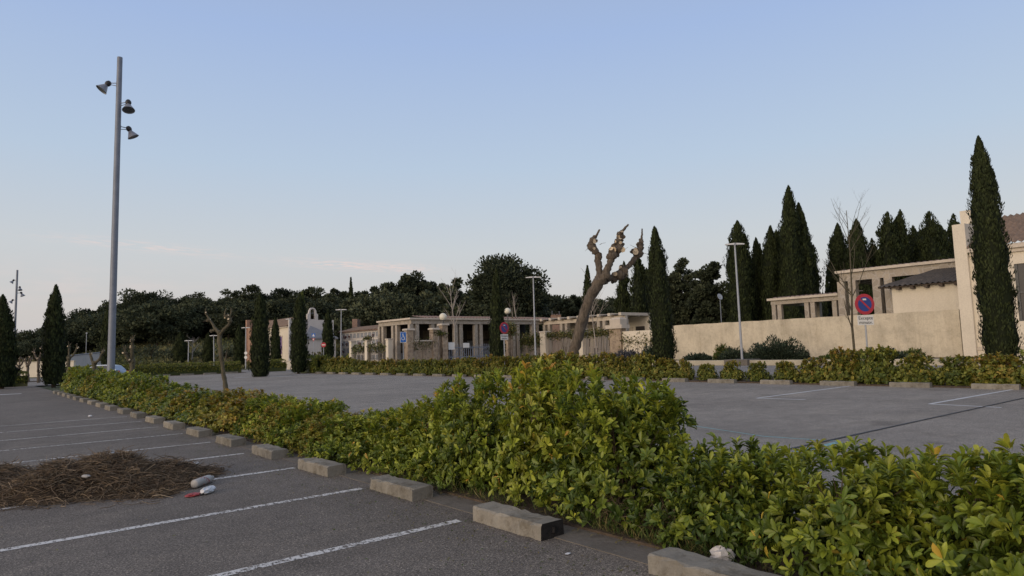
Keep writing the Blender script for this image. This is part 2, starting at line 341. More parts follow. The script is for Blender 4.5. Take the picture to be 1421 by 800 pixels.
M['steel'] = simple('galvanised_steel', (.20, .22, .26), .55, .25, .15, 3); M['steel_l'] = simple('pale_steel', (.34, .36, .39), .5, .2, .12, 3); M['lampw'] = simple('lamp_head_white', (.62, .62, .62), .5, var=.08)
M['alu'] = simple('bell_reflector', (.27, .28, .31), .4, .4, .1, 4); M['black'] = simple('black_plastic', (.03, .03, .033), .5); M['iron'] = simple('painted_iron', (.10, .10, .095), .6)
M['glass_dark'] = simple('dark_glass', (.035, .04, .045), .12, spec=.6, var=.1); M['globe'] = simple('opal_globe', (.72, .68, .55), .35, var=.05); M['bellglass'] = simple('lamp_glass', (.10, .11, .12), .15, spec=.6)
M['red'] = simple('sign_red', (.42, .035, .05), .5, var=.12); M['blue'] = simple('sign_blue', (.03, .06, .24), .5, var=.12); M['blue2'] = simple('sign_blue_bright', (.03, .13, .42), .5, var=.08); M['signw'] = simple('sign_white', (.72, .71, .67), .5, var=.06); M['signk'] = simple('sign_black', (.03, .03, .03), .6)
M['bark'] = simple('bark', (.115, .092, .068), .95, var=.65, scale=9, bumpk=1.0, stretch=(1, 1, .22)); M['bark_moss'] = simple('mossy_bark', (.095, .082, .052), .95, var=.5, scale=5, bumpk=.7); M['cut'] = simple('fresh_cut_wood', (.62, .50, .34), .8, var=.15, scale=9)
M['bark_pale'] = simple('pale_bark', (.34, .30, .26), .9, var=.3, scale=8, bumpk=.4); M['bark_dark'] = simple('dark_bark', (.085, .065, .05), .95, var=.4, scale=6); M['stem'] = simple('stem', (.10, .075, .05), .9, var=.4, scale=12)
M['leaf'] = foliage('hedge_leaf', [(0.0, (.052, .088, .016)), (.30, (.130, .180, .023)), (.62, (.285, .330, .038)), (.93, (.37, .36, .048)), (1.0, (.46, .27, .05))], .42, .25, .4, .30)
M['leaf_o'] = foliage('hedge_leaf_bronze', [(0.0, (.072, .10, .02)), (.3, (.175, .195, .03)), (.6, (.30, .275, .042)), (1.0, (.36, .22, .05))], .45, .25, .35, .25)
M['leaf_far'] = foliage('far_hedge_leaf', [(0.0, (.065, .09, .020)), (.4, (.15, .17, .030)), (.7, (.24, .21, .04)), (1.0, (.30, .17, .045))], .5, .15, .25, .3)
M['cyp'] = foliage('cypress', [(0, (.016, .023, .009)), (.5, (.027, .036, .013)), (1, (.048, .058, .020))], .75, .08, .15, .15)
M['pine'] = foliage('pine', [(0, (.028, .037, .023)), (.5, (.054, .066, .038)), (1, (.095, .106, .058))], .75, .08, .15, .3)
M['poplar'] = foliage('poplar_leaf', [(0, (.07, .09, .02)), (1, (.14, .16, .035))], .6, .2, .3, .1)
M['ivy'] = foliage('ivy', [(0, (.04, .06, .018)), (.5, (.09, .10, .03)), (1, (.17, .14, .045))], .5, .15, .3, .2)
M['juniper'] = foliage('juniper', [(0, (.022, .036, .024)), (1, (.06, .08, .05))], .7, .1, .2, .2); M['lavender'] = foliage('lavender', [(0, (.04, .045, .05)), (1, (.10, .10, .12))], .7, .1, .2, .2)
M['weed'] = foliage('weeds', [(0, (.035, .07, .016)), (.6, (.09, .13, .03)), (1, (.26, .20, .09))], .6, .2, .2, 0.0)
M['straw'] = foliage('dry_brushwood', [(0, (.065, .048, .034)), (.5, (.175, .128, .086)), (.85, (.31, .235, .15)), (1, (.46, .36, .24))], .85, .0, .15, 0.0)
M['fieldg'] = foliage('field_grass', [(0, (.06, .072, .026)), (1, (.17, .155, .07))], .8, .1, .1, 0.0)
M['plastic_w'] = simple('white_plastic', (.66, .67, .68), .35, var=.12, scale=14); M['plastic_g'] = simple('dusty_plastic', (.42, .40, .37), .5, var=.25, scale=10); M['plastic_r'] = simple('red_plastic', (.36, .06, .06), .5, var=.3, scale=14); M['card'] = simple('cardboard', (.40, .30, .19), .9)
M['carpaint'] = simple('car_paint', (.30, .36, .44), .3, .4, .05, 2, spec=.6); M['tyre'] = simple('tyre', (.025, .025, .025), .85); M['rim'] = simple('alloy', (.45, .46, .48), .35, .7)
M['char'] = simple('charred', (.018, .016, .015), .95, var=.6, scale=14, bumpk=.6)
M['purple'] = simple('purple_glass', (.12, .06, .22), .4); M['flower'] = simple('niche_flowers', (.12, .06, .06), .8, var=.6, scale=12)

# ------------------------------------------------------------------ ground
def sheet(name, pts, z, mt, kind='structure'):
    q = MB(); q.add([(x, y, z) for x, y in pts], [tuple(range(len(pts)))]); return tag(q.build(name, mt), kind=kind)
def rect(u0_, u1, v0, v1): return [(u0_, v0), (u1, v0), (u1, v1), (u0_, v1)]
# far ground and wooded hillside: one grid
q = MB(); GX = np.concatenate([np.linspace(-1500, -150, 10), np.linspace(-140, 330, 70), np.linspace(360, 2200, 12)]); GY = np.concatenate([np.linspace(-900, -60, 8), np.linspace(-50, 380, 70), np.linspace(420, 2200, 12)])
vs = [(x, y, tz(x, y) - (.05)) for y in GY for x in GX]; nx = len(GX)
fs = [(j * nx + i, j * nx + i + 1, (j + 1) * nx + i + 1, (j + 1) * nx + i) for j in range(len(GY) - 1) for i in range(nx - 1)]
q.add(vs, fs, 0, True); tag(q.build('ground', M['field']), kind='structure')
sheet('near_parking_lot', rect(-45, 4.62, -40, 66), 0.0, M['asphalt'])
sheet('far_parking_lot', rect(6.7, 27.3, -40, 82), 0.0, M['asphalt2'])
sheet('road', rect(27.3, 49.2, -40, 66), -0.004, M['asphalt3'])
sheet('crossing_road', rect(-45, 49.2, 66.0, 100), -0.008, M['asphalt3'])
def strip(name, a, b, mt):
    return tag(boxobj(name, a, b, mt), kind='structure')
strip('planting_strip', (4.80, -6, -.06), (6.7, 49.5, .03), M['soil'])
strip('kerb_edge', (4.42, -6, -.06), (4.80, 49.5, .007), M['kerbc'])
strip('planting_strip', (27.35, -14, -.06), (29.6, 66, .05), M['soil'])
strip('pavement', (29.6, -20, -.06), (31.2, 66, .10), M['kerbc'])
strip('planting_strip', (2.5, 80.5, -.06), (26.0, 82.3, .05), M['soil'])
strip('planting_bed', (49.6, -10, -.06), (61, 64, .22), M['bedsoil'])
# painted lines of the near lot, one between each pair of bays
def line(p0, p1, w, mt, z=.004, name='bay_line'):
    a = Vector((p0[0], p0[1])); b = Vector((p1[0], p1[1])); d = (b - a).normalized(); n = Vector((-d.y, d.x)) * w / 2
    q = MB(); k = max(1, int((b - a).length / .4)); rg = random.Random(int(a.x * 97 + a.y * 31)); L = []; R = []
    for i in range(k + 1):
        c = a.lerp(b, i / k); j = rg.uniform(.88, 1.08); L.append((c.x + n.x * j, c.y + n.y * j, z)); R.append((c.x - n.x * j, c.y - n.y * j, z))
    q.add(R + L, [(i, i + 1, k + 2 + i, k + 1 + i) for i in range(k)]); return tag(q.build(name, mt), kind='structure')
STOP_V0, STOP_P = 3.49, 2.335
lv = [g(650, 720), g(482, 668), g(370, 640), g(305, 620)]
V_L = lv[0].y
for k in range(0, 9): line((4.2 - (.0 if k % 3 else .05), V_L + STOP_P * k), (-.9 if k < 6 else -1.1, V_L + STOP_P * k), .115 if k < 4 else .085, M['white'])
for i in range(3): line((2.9 - i * 2.1, 50.0), (2.9 - i * 2.1 - 1.1, 50.0), .5, M['whiteb'])
# markings of the far lot
for a, b in (((1180, 536), (1050, 553)), ((1050, 553), (1118, 555)), ((1405, 541), (1290, 561)), ((1290, 561), (1390, 566))): line(g(*a)[:2], g(*b)[:2], .11, M['whiteb'])
line(g(1060, 606)[:2], g(1163, 613)[:2], .07, M['teal']); line(g(1105, 628)[:2], g(1166, 614)[:2], .14, M['teal'], .008)
line(g(960, 591)[:2], g(1060, 606)[:2], .05, M['teal'])
for px in (500, 548, 610, 655): p = g(px, 527); line((p.x, p.y), (p.x + 1.2, p.y), .1, M['white'])
line(g(1095, 624)[:2], g(1421, 553)[:2], .06, M['tar'], .012, 'tar_seam')
for a in (g(385, 523), g(420, 520), g(340, 524)): line((a.x - .9, a.y), (a.x + 1.3, a.y), .45, M['whiteb'], .004, 'crossing_stripe')

# ------------------------------------------------------------------ wheel stops
def stop_mesh(L, w, h, seed, char=False):
    q = MB(); rg = random.Random(seed); n = 12; e = .02
    prof = [(0, 0), (0, h - e), (e, h), (w - e, h), (w, h - e), (w, 0)]
    vs = []
    for i in range(n + 1):
        y = L * i / n
        for (x, z) in prof:
            ch = rg.random() < .14; vs.append((x + rg.uniform(-.006, .006) + (.022 if ch and x < .1 else 0), y + (rg.uniform(-.01, .01) if 0 < i < n else 0), -.02 if z == 0 else z + rg.uniform(-.007, .004) - (.02 if ch else 0)))
    P = len(prof); fs = [(i * P + k, i * P + k + 1, (i + 1) * P + k + 1, (i + 1) * P + k)[::-1] for i in range(n) for k in range(P - 1)]
    q.add(vs, fs, 0); q.add(vs[:P], [tuple(range(P))], 1 if char else 0); q.add(vs[-P:], [tuple(range(P))[::-1]], 0)
    return q
stop_meshes = []
for i in range(6):
    o = stop_mesh(1.08, .30, .155, i).build('wheel_stop', M['concrete']); stop_meshes.append(o.data); bpy.data.objects.remove(o)
rs_ = random.Random(3)
def put_stop(u, v, rz, label, group, me=None, sc=(1, 1, 1)):
    o = link('wheel_stop', me or stop_meshes[rs_.randrange(6)]); o.location = (u, v, 0); o.rotation_euler = (0, 0, rz + rs_.uniform(-.022, .022)); o.scale = sc
    return tag(o, label, 'wheel stop', group)
for k in range(0, 20):
    v1 = STOP_V0 + STOP_P * k; nm = ORD[k + 1]
    if k == 1:
        q = stop_mesh(1.08, .30, .155, 77, True); q.tube([(.16, -.006, .05), (.17, -.001, .10)], [.02, .02], 6, 1)
        rr = random.Random(4)
        # charred patch creeping round the burnt end
        poly = [(.02 + .27 * (.5 + .5 * math.cos(a)) , .075 + .075 * math.sin(a)) for a in np.linspace(0, 2 * PI, 14)[:-1]]
        o = q.build('wheel_stop', [M['concrete'], M['char']]); o.location = (4.25, v1 - 1.08, 0)
        tag(o, 'concrete wheel stop with a blackened burnt end, second from the camera', 'wheel stop', 'wheel stops along the near hedge')
    else:
        put_stop(4.25 + rs_.uniform(-.02, .02), v1 - 1.08, 0, 'worn concrete wheel stop along the near hedge, %s counted from the camera' % nm if k else 'concrete wheel stop at the bottom edge beside the white lump of rubble', 'wheel stops along the near hedge')
fv = [at_u(px, py, 27.0).y for px, py in ((919, 530), (983, 531), (1054, 533), (1137, 534), (1234, 537), (1348, 540))]
FP = (fv[0] - fv[5]) / 5; FV0 = fv[5]
FAR_N = int((65.5 - FV0) / FP) + 1
for k in range(FAR_N):
    put_stop(27.0, FV0 + FP * k - 1.35, 0, 'pale concrete wheel stop at the far hedge, %s counted from the right' % ORD[k + 1], 'wheel stops along the far hedge', sc=(1, 1.25, 1.15))
for k in range(8):
    put_stop(25.0 - k * 2.4, 80.2, PI / 2, 'small distant wheel stop before the clipped hedge, %s from the right' % ORD[k + 1], 'wheel stops at the end of the far lot', sc=(1, 1.25, 1.15))

# ------------------------------------------------------------------ shrubs
def shrub_geo(seed, R, H, n_ros, hi, leafL=(.075, .115), fat=.42, bronze=.0, lpr=(7, 11), base=.05):
    rs = np.random.RandomState(seed)
    lob = [(rs.uniform(0, 2 * PI), rs.uniform(.25, .6) * R, rs.uniform(.45, 1.0) * H, rs.uniform(.38, .6) * R) for _ in range(9)]
    P = []; D = []
    nb = len(lob)
    for i in range(n_ros):
        if rs.rand() < .72:
            a, r, z, rad = lob[i % nb]; c = np.array([r * math.cos(a), r * math.sin(a), max(z - rad * .8, .18)])
            d = norm(rs.normal(size=3)); d[2] = abs(d[2]) * (1 if rs.rand() < .7 else -1)
            p = c + d * rad * (rs.rand() ** .28); dd = d + np.array([0, 0, .45])
        else:
            d = norm(rs.normal(size=3)); d[2] = abs(d[2]); rr = rs.rand() ** .33
            p = d * np.array([R, R, H * .85]) * rr; dd = d + np.array([0, 0, .5])
        if p[2] < base: p[2] = base + rs.rand() * .15
        P.append(p); D.append(dd)
    for _ in range(int(n_ros * .13)):                    # low leafy skirt
        a = rs.uniform(0, 2 * PI); rr = R * rs.uniform(.80, 1.08); z = rs.uniform(.10, .5) * H; P.append(np.array([rr * math.cos(a), rr * math.sin(a), z])); D.append(np.array([math.cos(a), math.sin(a), rs.uniform(.1, .9)]))
    # upright shoots that break the outline
    for _ in range(int(n_ros * .06)):
        a = rs.uniform(0, 2 * PI); r = R * .75 * math.sqrt(rs.rand()); z = H * rs.uniform(.92, 1.15) * (1 - .25 * (r / R) ** 2)
        for s in range(3): P.append(np.array([r * math.cos(a), r * math.sin(a), z - s * .05])); D.append(np.array([rs.normal() * .2, rs.normal() * .2, 1.0]))
    P = np.array(P); D = norm(np.array(D)); N = len(P)
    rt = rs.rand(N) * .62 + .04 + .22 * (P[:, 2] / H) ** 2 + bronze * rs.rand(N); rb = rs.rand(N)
    k = rs.randint(lpr[0], lpr[1], N); idx = np.repeat(np.arange(N), k); n = len(idx)
    ax = D[idx]; rnd = rand_dirs(rs, n); side = norm(rnd - ax * (rnd * ax).sum(1, keepdims=True))
    el = rs.uniform(.15, 1.15, n)[:, None]; d = side * np.cos(el) + ax * np.sin(el)
    nr = ax * np.cos(el) - side * np.sin(el) + .25 * rand_dirs(rs, n)
    L = rs.uniform(leafL[0], leafL[1], n); W = L * rs.uniform(fat * .85, fat * 1.1, n)
    pos = P[idx] - ax * (rs.rand(n)[:, None] * .035) + side * .004
    hue = np.clip(rt[idx] + rs.normal(0, .06, n), 0, 1); old = rs.rand(n) < .007; hue[old] = 1.0
    tint = np.stack([hue, np.clip(rb[idx] * .5 + rs.rand(n) * .5 + old * .4, 0, 1), rs.rand(n)], 1)
    return leaf_geo(pos, d, nr, L, W, tint, (LEAF_HI_V, LEAF_HI_T) if hi else (LEAF_LO_V, LEAF_LO_T)), lob
def shrub_proto(seed, R, H, n_ros, hi, mt, **k):
    (V, T, C), lob = shrub_geo(seed, R, H, n_ros, hi, **k)
    me = tri_mesh('foliage', V, T, C, mt); q = MB(); rg = random.Random(seed)
    for a, r, z, rad in lob:
        for s in range(4):
            x, y = r * math.cos(a), r * math.sin(a); j = lambda w: rg.uniform(-w, w)
            q.tube([(j(.08), j(.08), -.02), (x * .35 + j(.05), y * .35 + j(.05), z * .4), (x * .8 + j(.1), y * .8 + j(.1), z * .7), (x + j(rad * .5), y + j(rad * .5), z * .95)], [.016, .012, .008, .003], 5)
    o = q.build('stems', M['stem']); st = o.data; bpy.data.objects.remove(o); return me, st
def put_shrub(proto, loc, rz, sc, label, group, name='hedge_shrub'):
    r = empty(name, loc, rz); r.scale = sc; link('foliage', proto[0], r); link('stems', proto[1], r)
    return tag(r, label, 'shrub', group)
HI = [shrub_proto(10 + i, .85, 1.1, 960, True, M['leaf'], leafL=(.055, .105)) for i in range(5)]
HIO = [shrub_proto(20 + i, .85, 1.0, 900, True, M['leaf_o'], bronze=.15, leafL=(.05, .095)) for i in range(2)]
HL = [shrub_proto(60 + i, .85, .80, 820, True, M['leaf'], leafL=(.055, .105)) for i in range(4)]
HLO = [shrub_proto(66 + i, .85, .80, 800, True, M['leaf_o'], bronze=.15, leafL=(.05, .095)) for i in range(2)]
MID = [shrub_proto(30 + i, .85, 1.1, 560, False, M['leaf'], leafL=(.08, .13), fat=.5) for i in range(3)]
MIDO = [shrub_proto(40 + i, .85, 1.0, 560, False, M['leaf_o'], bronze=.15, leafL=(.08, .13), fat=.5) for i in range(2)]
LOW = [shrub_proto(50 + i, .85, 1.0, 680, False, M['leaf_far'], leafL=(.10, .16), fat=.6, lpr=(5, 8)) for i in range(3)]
# outline of the near hedge read along its row: (v, height)
HT = [(-2, 1.02), (1.0, .97), (1.4, .96), (1.72, .93), (2.05, .95), (2.42, .96), (2.75, .74), (3.3, .70), (3.7, .80), (4.1, 1.12), (4.5, 1.2), (4.8, 1.42), (5.5, 1.52), (6.2, 1.42), (7.04, 1.38), (7.9, 1.13), (8.7, 1.03), (9.5, .84), (10.5, .74), (11.6, .64), (12.9, .84), (14.5, .74), (16.8, .94), (18, .88), (22, .78), (24.8, .98), (29.5, 1.08), (36, 1.15), (42.5, 1.3), (49, 1.3), (60, 1.3)]
def hh(v): return float(np.interp(v, [a for a, _ in HT], [b for _, b in HT]))
rs2 = random.Random(12)
v = .15; i = 0
while v < 49.2:
    ks = (STOP_V0 - .54 - v) / -STOP_P; kk = int(round(ks)); behind = abs(ks - kk) < .25
    h = hh(v); orange = (10.9 < v < 12.6) or (17 < v < 30 and i % 2 == 0) or (v > 13 and rs2.random() < .25)
    if v < 13: pr = (HIO if orange else HI)[i % (2 if orange else 5)]
    else: pr = (MIDO if orange else MID)[i % (2 if orange else 3)]
    hb = 1.12
    if v < 16 and h < .97: pr = (HLO if orange else HL)[i % (2 if orange else 4)]; hb = .82
    n = kk + 1 if behind else int(math.floor(ks)) + 1
    tone = 'bronze-tinged' if orange else ('tall bushy green' if h > 1.3 else 'yellow-green')
    lab = ('%s leathery-leaved hedge shrub directly behind the %s wheel stop from the camera' % (tone, ORD[max(1, n)])) if behind else ('%s hedge shrub filling the gap beyond the %s wheel stop from the camera' % (tone, ORD[max(1, n)]))
    if v < 1.5: lab = 'yellow-green hedge shrub at the bottom right corner, right of the white rubble'
    if n < 1 : lab = 'leafy hedge shrub at the right end of the near hedge, cut by the picture edge'
    wob = .06 if v < 13 else .12
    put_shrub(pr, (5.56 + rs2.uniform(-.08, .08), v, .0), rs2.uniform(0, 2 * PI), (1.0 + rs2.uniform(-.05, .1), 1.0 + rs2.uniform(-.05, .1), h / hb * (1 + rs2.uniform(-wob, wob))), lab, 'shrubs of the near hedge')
    v += STOP_P / 2; i += 1
# far hedge: low and broken at the right, closed and clipped towards the left
FH = [(0, 1.3), (5, 1.15), (9, 1.0), (11.5, 1.35), (13.5, .95), (15, .74), (17, .78), (19, .80), (20.5, .9), (22, 1.15), (24, 1.2), (27, 1.15), (29, 1.3), (33, 1.25), (38, 1.1), (45, 1.05), (55, 1.1), (60, 1.35), (66, 1.35)]
v = FV0 - 4.5; i = 0
while v < 65.8:
    h = float(np.interp(v, [a for a, _ in FH], [b for _, b in FH])); sm = 14 < v < 20.5
    ks = (v - (FV0 - .68)) / FP; kk = int(round(ks)); behind = abs(ks - kk) < .25; n = kk + 1 if behind else int(math.floor(ks)) + 1
    lab = ('far hedge shrub directly behind the %s wheel stop from the right' % ORD[max(1, n)]) if behind else ('far hedge shrub beyond the %s wheel stop from the right' % ORD[max(1, n)])
    lab = ('small rounded isolated ' if sm else 'dense green ' if v > 30 else 'bronze-green ') + lab
    if n < 1: lab = 'bronze-green far hedge shrub ' + ('at the right picture edge' if v < FV0 - 3 else 'under the tall cypress at right')
    put_shrub(LOW[i % 3], (28.25 + rs2.uniform(-.12, .12), v, .03), rs2.uniform(0, 2 * PI), ((.60 if sm else 1.0) + rs2.uniform(-.08, .08), (.60 if sm else .95) + rs2.uniform(-.05, .08), h / 1.0 * rs2.uniform(.9, 1.1)), lab, 'shrubs of the far hedge', 'far_hedge_shrub')
    v += FP / 2; i += 1
# clipped hedges closing the far lot: each reads as one trimmed body
def clipped_hedge(name, a, b, w, h, mt, seed, dens, label, size=.16):
    rs = np.random.RandomState(seed); a = np.array(a); b = np.array(b); Ln = np.linalg.norm(b - a); d = (b - a) / Ln; nrm_ = np.array([-d[1], d[0]])
    n = int(Ln * dens); t = rs.rand(n) * Ln; ang = rs.uniform(-.15 * PI, 1.15 * PI, n); rr = .80 + .25 * rs.rand(n)
    lump = 1 + .10 * np.sin(t * 2.1 + seed) + .07 * np.sin(t * 5.3)
    off = np.cos(ang) * w / 2 * rr * np.minimum(1.25, 1 / np.maximum(np.abs(np.cos(ang)), np.abs(np.sin(ang)))) * .8; zz = h * .5 + np.sin(ang) * h * .5 * rr * lump * np.minimum(1.2, 1 / np.maximum(np.abs(np.cos(ang)), np.abs(np.sin(ang)))) * .88
    pos = np.stack([a[0] + d[0] * t + nrm_[0] * off, a[1] + d[1] * t + nrm_[1] * off, np.maximum(zz, .05)], 1)
    out = np.stack([nrm_[0] * np.cos(ang), nrm_[1] * np.cos(ang), np.sin(ang)], 1); dd = out + rand_dirs(rs, n) * .8; nr = out + rand_dirs(rs, n) * .6
    tint = np.stack([np.clip(.12 + .4 * rs.rand(n), 0, 1), rs.rand(n), rs.rand(n)], 1)
    ge = leaf_geo(pos, dd, nr, rs.uniform(size * .7, size * 1.3, n), rs.uniform(size * .4, size * .7, n), tint, (LEAF_LO_V, LEAF_LO_T))
    # inner body of twigs, its shade put into the darkest leaf tint
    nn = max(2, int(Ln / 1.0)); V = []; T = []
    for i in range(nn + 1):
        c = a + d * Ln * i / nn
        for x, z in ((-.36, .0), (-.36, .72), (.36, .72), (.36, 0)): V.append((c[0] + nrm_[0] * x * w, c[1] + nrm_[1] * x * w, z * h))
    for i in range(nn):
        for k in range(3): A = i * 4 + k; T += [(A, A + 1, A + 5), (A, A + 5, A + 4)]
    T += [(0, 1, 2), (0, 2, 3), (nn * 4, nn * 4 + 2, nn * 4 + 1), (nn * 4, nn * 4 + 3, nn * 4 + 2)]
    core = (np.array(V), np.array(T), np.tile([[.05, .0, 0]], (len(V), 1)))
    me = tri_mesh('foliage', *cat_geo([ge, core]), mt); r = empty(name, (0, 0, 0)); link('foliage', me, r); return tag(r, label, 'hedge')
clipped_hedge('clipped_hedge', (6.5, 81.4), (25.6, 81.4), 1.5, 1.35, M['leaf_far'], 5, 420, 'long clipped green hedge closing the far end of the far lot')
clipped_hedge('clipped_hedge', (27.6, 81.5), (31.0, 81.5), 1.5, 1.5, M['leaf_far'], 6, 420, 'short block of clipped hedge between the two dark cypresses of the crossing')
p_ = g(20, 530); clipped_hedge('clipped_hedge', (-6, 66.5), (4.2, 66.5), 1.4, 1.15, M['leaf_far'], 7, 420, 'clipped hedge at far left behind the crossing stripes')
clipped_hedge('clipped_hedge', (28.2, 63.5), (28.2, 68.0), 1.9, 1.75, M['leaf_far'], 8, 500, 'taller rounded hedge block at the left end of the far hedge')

# weeds and litter of dead leaves at the foot of the near hedge
rs = np.random.RandomState(8); n = 5200
vv = np.concatenate([rs.uniform(.2, 12, n - 1600), rs.uniform(3.3, 4.6, 700), rs.uniform(9.4, 12.2, 900)]); uu = 4.80 + np.abs(rs.normal(0, .16, n)); pos = np.stack([uu, vv, np.full(n, .03)], 1)
clump = .5 + .5 * np.sin(vv * 3.1) * np.sin(vv * 1.27 + 1); keep = rs.rand(n) < .25 + .75 * clump; pos = pos[keep]; n = len(pos)
dd = np.stack([rs.normal(-.2, .5, n), rs.normal(0, .5, n), np.ones(n)], 1)
ge = leaf_geo(pos, dd, rand_dirs(rs, n), rs.uniform(.05, .20, n), rs.uniform(.004, .009, n), np.stack([rs.rand(n), rs.rand(n), rs.rand(n)], 1), (LEAF_LO_V, LEAF_LO_T))
m2 = 900; p2 = np.stack([rs.uniform(4.66, 5.0, m2), rs.uniform(.5, 16, m2), rs.uniform(.03, .045, m2)], 1)
g2 = leaf_geo(p2, np.stack([rs.normal(size=m2), rs.normal(size=m2), rs.normal(0, .15, m2)], 1), np.tile([[0, 0, 1.]], (m2, 1)) + .3 * rand_dirs(rs, m2), rs.uniform(.03, .08, m2), rs.uniform(.015, .035, m2), np.stack([.85 + .15 * rs.rand(m2), rs.rand(m2) * .6, rs.rand(m2)], 1), (LEAF_LO_V, LEAF_LO_T))
tag(link('weeds', tri_mesh('weeds', *cat_geo([ge, g2]), M['weed'])), 'sparse grass, weeds and dead leaves along the foot of the near hedge', 'weeds', kind='stuff')

n = 2600; rs = np.random.RandomState(91); uu = 4.30 - np.abs(rs.normal(0, .5, n)) ** 1.0; vv = rs.uniform(1.5, 22, n); wide = rs.rand(n) < .35; uu[wide] = rs.uniform(-3, 4.2, wide.sum()); pos = np.stack([uu, vv, np.full(n, .006)], 1)
ge = leaf_geo(pos, np.stack([rs.normal(size=n), rs.normal(size=n), rs.normal(0, .12, n)], 1), np.tile([[0, 0, 1.]], (n, 1)) + .4 * rand_dirs(rs, n), rs.uniform(.012, .045, n), rs.uniform(.006, .02, n), np.stack([np.clip(.72 + .2 * rs.normal(size=n), 0, 1), rs.rand(n) * .8, rs.rand(n)], 1), (LEAF_LO_V, LEAF_LO_T))
tag(link('leaf_litter', tri_mesh('leaf_litter', *ge, M['weed'])), 'scattered leaf bits and grit drifted over the near bays', 'litter', kind='stuff')

# ------------------------------------------------------------------ cypresses
def cypress(px, py, tpx, tpy, D, wpx, seed, label, tuft=.30, dens=1.0, z0=0.0, base=.02, shape=2.7, mt='cyp', lump=1.0, tip2=None, clumpy=False):
    b = at_d(px, py, D); t = at_d(tpx, tpy, D); h = t.z - z0; r = wpx / 2 * D / FOC
    rs = np.random.RandomState(seed); off = np.array([t.x - b.x, t.y - b.y])
    area = 2 * PI * r * h * .75; n = int(np.clip(dens * area / (tuft * tuft * .10), 3500, 30000))
    ph = rs.uniform(0, 6.3, 8)
    def rad(tt, a):
        pr = np.where(tt < .22, .74 + .26 * np.sin(np.clip(tt / .22, 0, 1) * PI / 2), np.maximum(0, 1 - np.clip((tt - .22) / .78, 0, 1) ** shape) ** .9)
        lum = 1 + lump * (.08 * np.sin(3 * a + ph[0] + tt * 9) + .08 * np.sin(5 * a + ph[1] - tt * 17) + .08 * np.sin(2 * a + ph[2] + tt * 31) + .06 * np.sin(7 * a + ph[3] + tt * 53) + .04 * np.sin(ph[6] + tt * 90))
        return r * pr * lum
    tt = rs.rand(n) ** .92; a = rs.uniform(0, 2 * PI, n); R = rad(tt, a) * rs.uniform(.82, 1.05, n)
    z = base * h + tt * h * (1 - base) * .985
    pos = np.stack([off[0] * z / h + R * np.cos(a), off[1] * z / h + R * np.sin(a), z], 1)
    out = np.stack([np.cos(a), np.sin(a), np.zeros(n)], 1)
    dd = out * rs.uniform(.1, .7, n)[:, None] + np.array([0, 0, 1.0]) + .25 * rand_dirs(rs, n); nr = out + .4 * rand_dirs(rs, n)
    npl = int(9 * lump) + 5                              # separate upright plumes that break the outline
    pa = rs.uniform(0, 2 * PI, npl); pt = rs.uniform(.12, .86, npl); pl = rs.uniform(.07, .15, npl) * h; kpl = rs.randint(0, npl, n); selp = rs.rand(n) < .30
    qv = rs.rand(n); pr_l = rad(pt, pa); rr_p = r * .30 * np.sqrt(np.maximum(0, 1 - qv)) * (.5 + .5 * (1 - pt[kpl])) + .03
    base_r = pr_l[kpl] * (.86 - .25 * qv); zp_ = base * h + pt[kpl] * h * .97 + (qv - .35) * pl[kpl]
    pp_ = np.stack([off[0] * zp_ / h + base_r * np.cos(pa[kpl]) + rr_p * np.cos(a), off[1] * zp_ / h + base_r * np.sin(pa[kpl]) + rr_p * np.sin(a), zp_], 1); pos = np.where(selp[:, None], pp_, pos)
    if clumpy:                                           # billowy tufts stacked up the stem, with a broken top
        nc_ = 46; ct = rs.rand(nc_) ** .8 * .95; ca = rs.uniform(0, 2 * PI, nc_); cr_ = rad(ct, ca) * rs.uniform(.45, .95, nc_) * .8; cs = r * rs.uniform(.26, .5, nc_) * (1 - .35 * ct)
        ci = rs.randint(0, nc_, n); dv = rand_dirs(rs, n); q9 = rs.rand(n)[:, None] ** .4 * cs[ci][:, None]; zc_ = base * h + ct[ci] * h * .95
        cp_ = np.stack([off[0] * zc_ / h + cr_[ci] * np.cos(ca[ci]), off[1] * zc_ / h + cr_[ci] * np.sin(ca[ci]), zc_], 1) + dv * q9 * np.array([1, 1, 1.25])
        kc = rs.rand(n) < .72; pos = np.where(kc[:, None], cp_, pos)
    if tip2:                                             # a second leader beside the tip
        k2 = rs.rand(n) < .05; zz2 = (tip2[0] - .16 + .16 * rs.rand(n)) * h; q2 = (zz2 / h - tip2[0] + .16) / .16; r2 = r * .34 * np.sqrt(np.maximum(0, 1 - q2)) + .02; c2 = np.stack([off[0] * zz2 / h + RGT.x * r * tip2[1] * 1.6 + r2 * np.cos(a), off[1] * zz2 / h + RGT.y * r * tip2[1] * 1.6 + r2 * np.sin(a), zz2], 1); pos = np.where(k2[:, None], c2, pos)
    patch = .5 + .35 * np.sin(4 * a + tt * 23 + ph[4]) * np.sin(tt * 37 + ph[5])
    tint = np.stack([np.clip(.25 + .5 * patch + rs.normal(0, .12, n), 0, 1), rs.rand(n), rs.rand(n)], 1)
    L = tuft * rs.uniform(.6, 1.4, n); ge = leaf_geo(pos - dd * (L * .4)[:, None], dd, nr, L, L * rs.uniform(.28, .45, n), tint, (LEAF_LO_V, LEAF_LO_T))
    nz, na = 26, 14; V = []; T = []
    for i in range(nz + 1):
        q_ = i / nz; zz = base * h + q_ * h * (1 - base) * .95
        for k in range(na):
            aa = 2 * PI * k / na; rr = float(rad(np.array([q_]), np.array([aa]))[0]) * (.62 if clumpy else .86); V.append((off[0] * zz / h + rr * math.cos(aa), off[1] * zz / h + rr * math.sin(aa), zz))
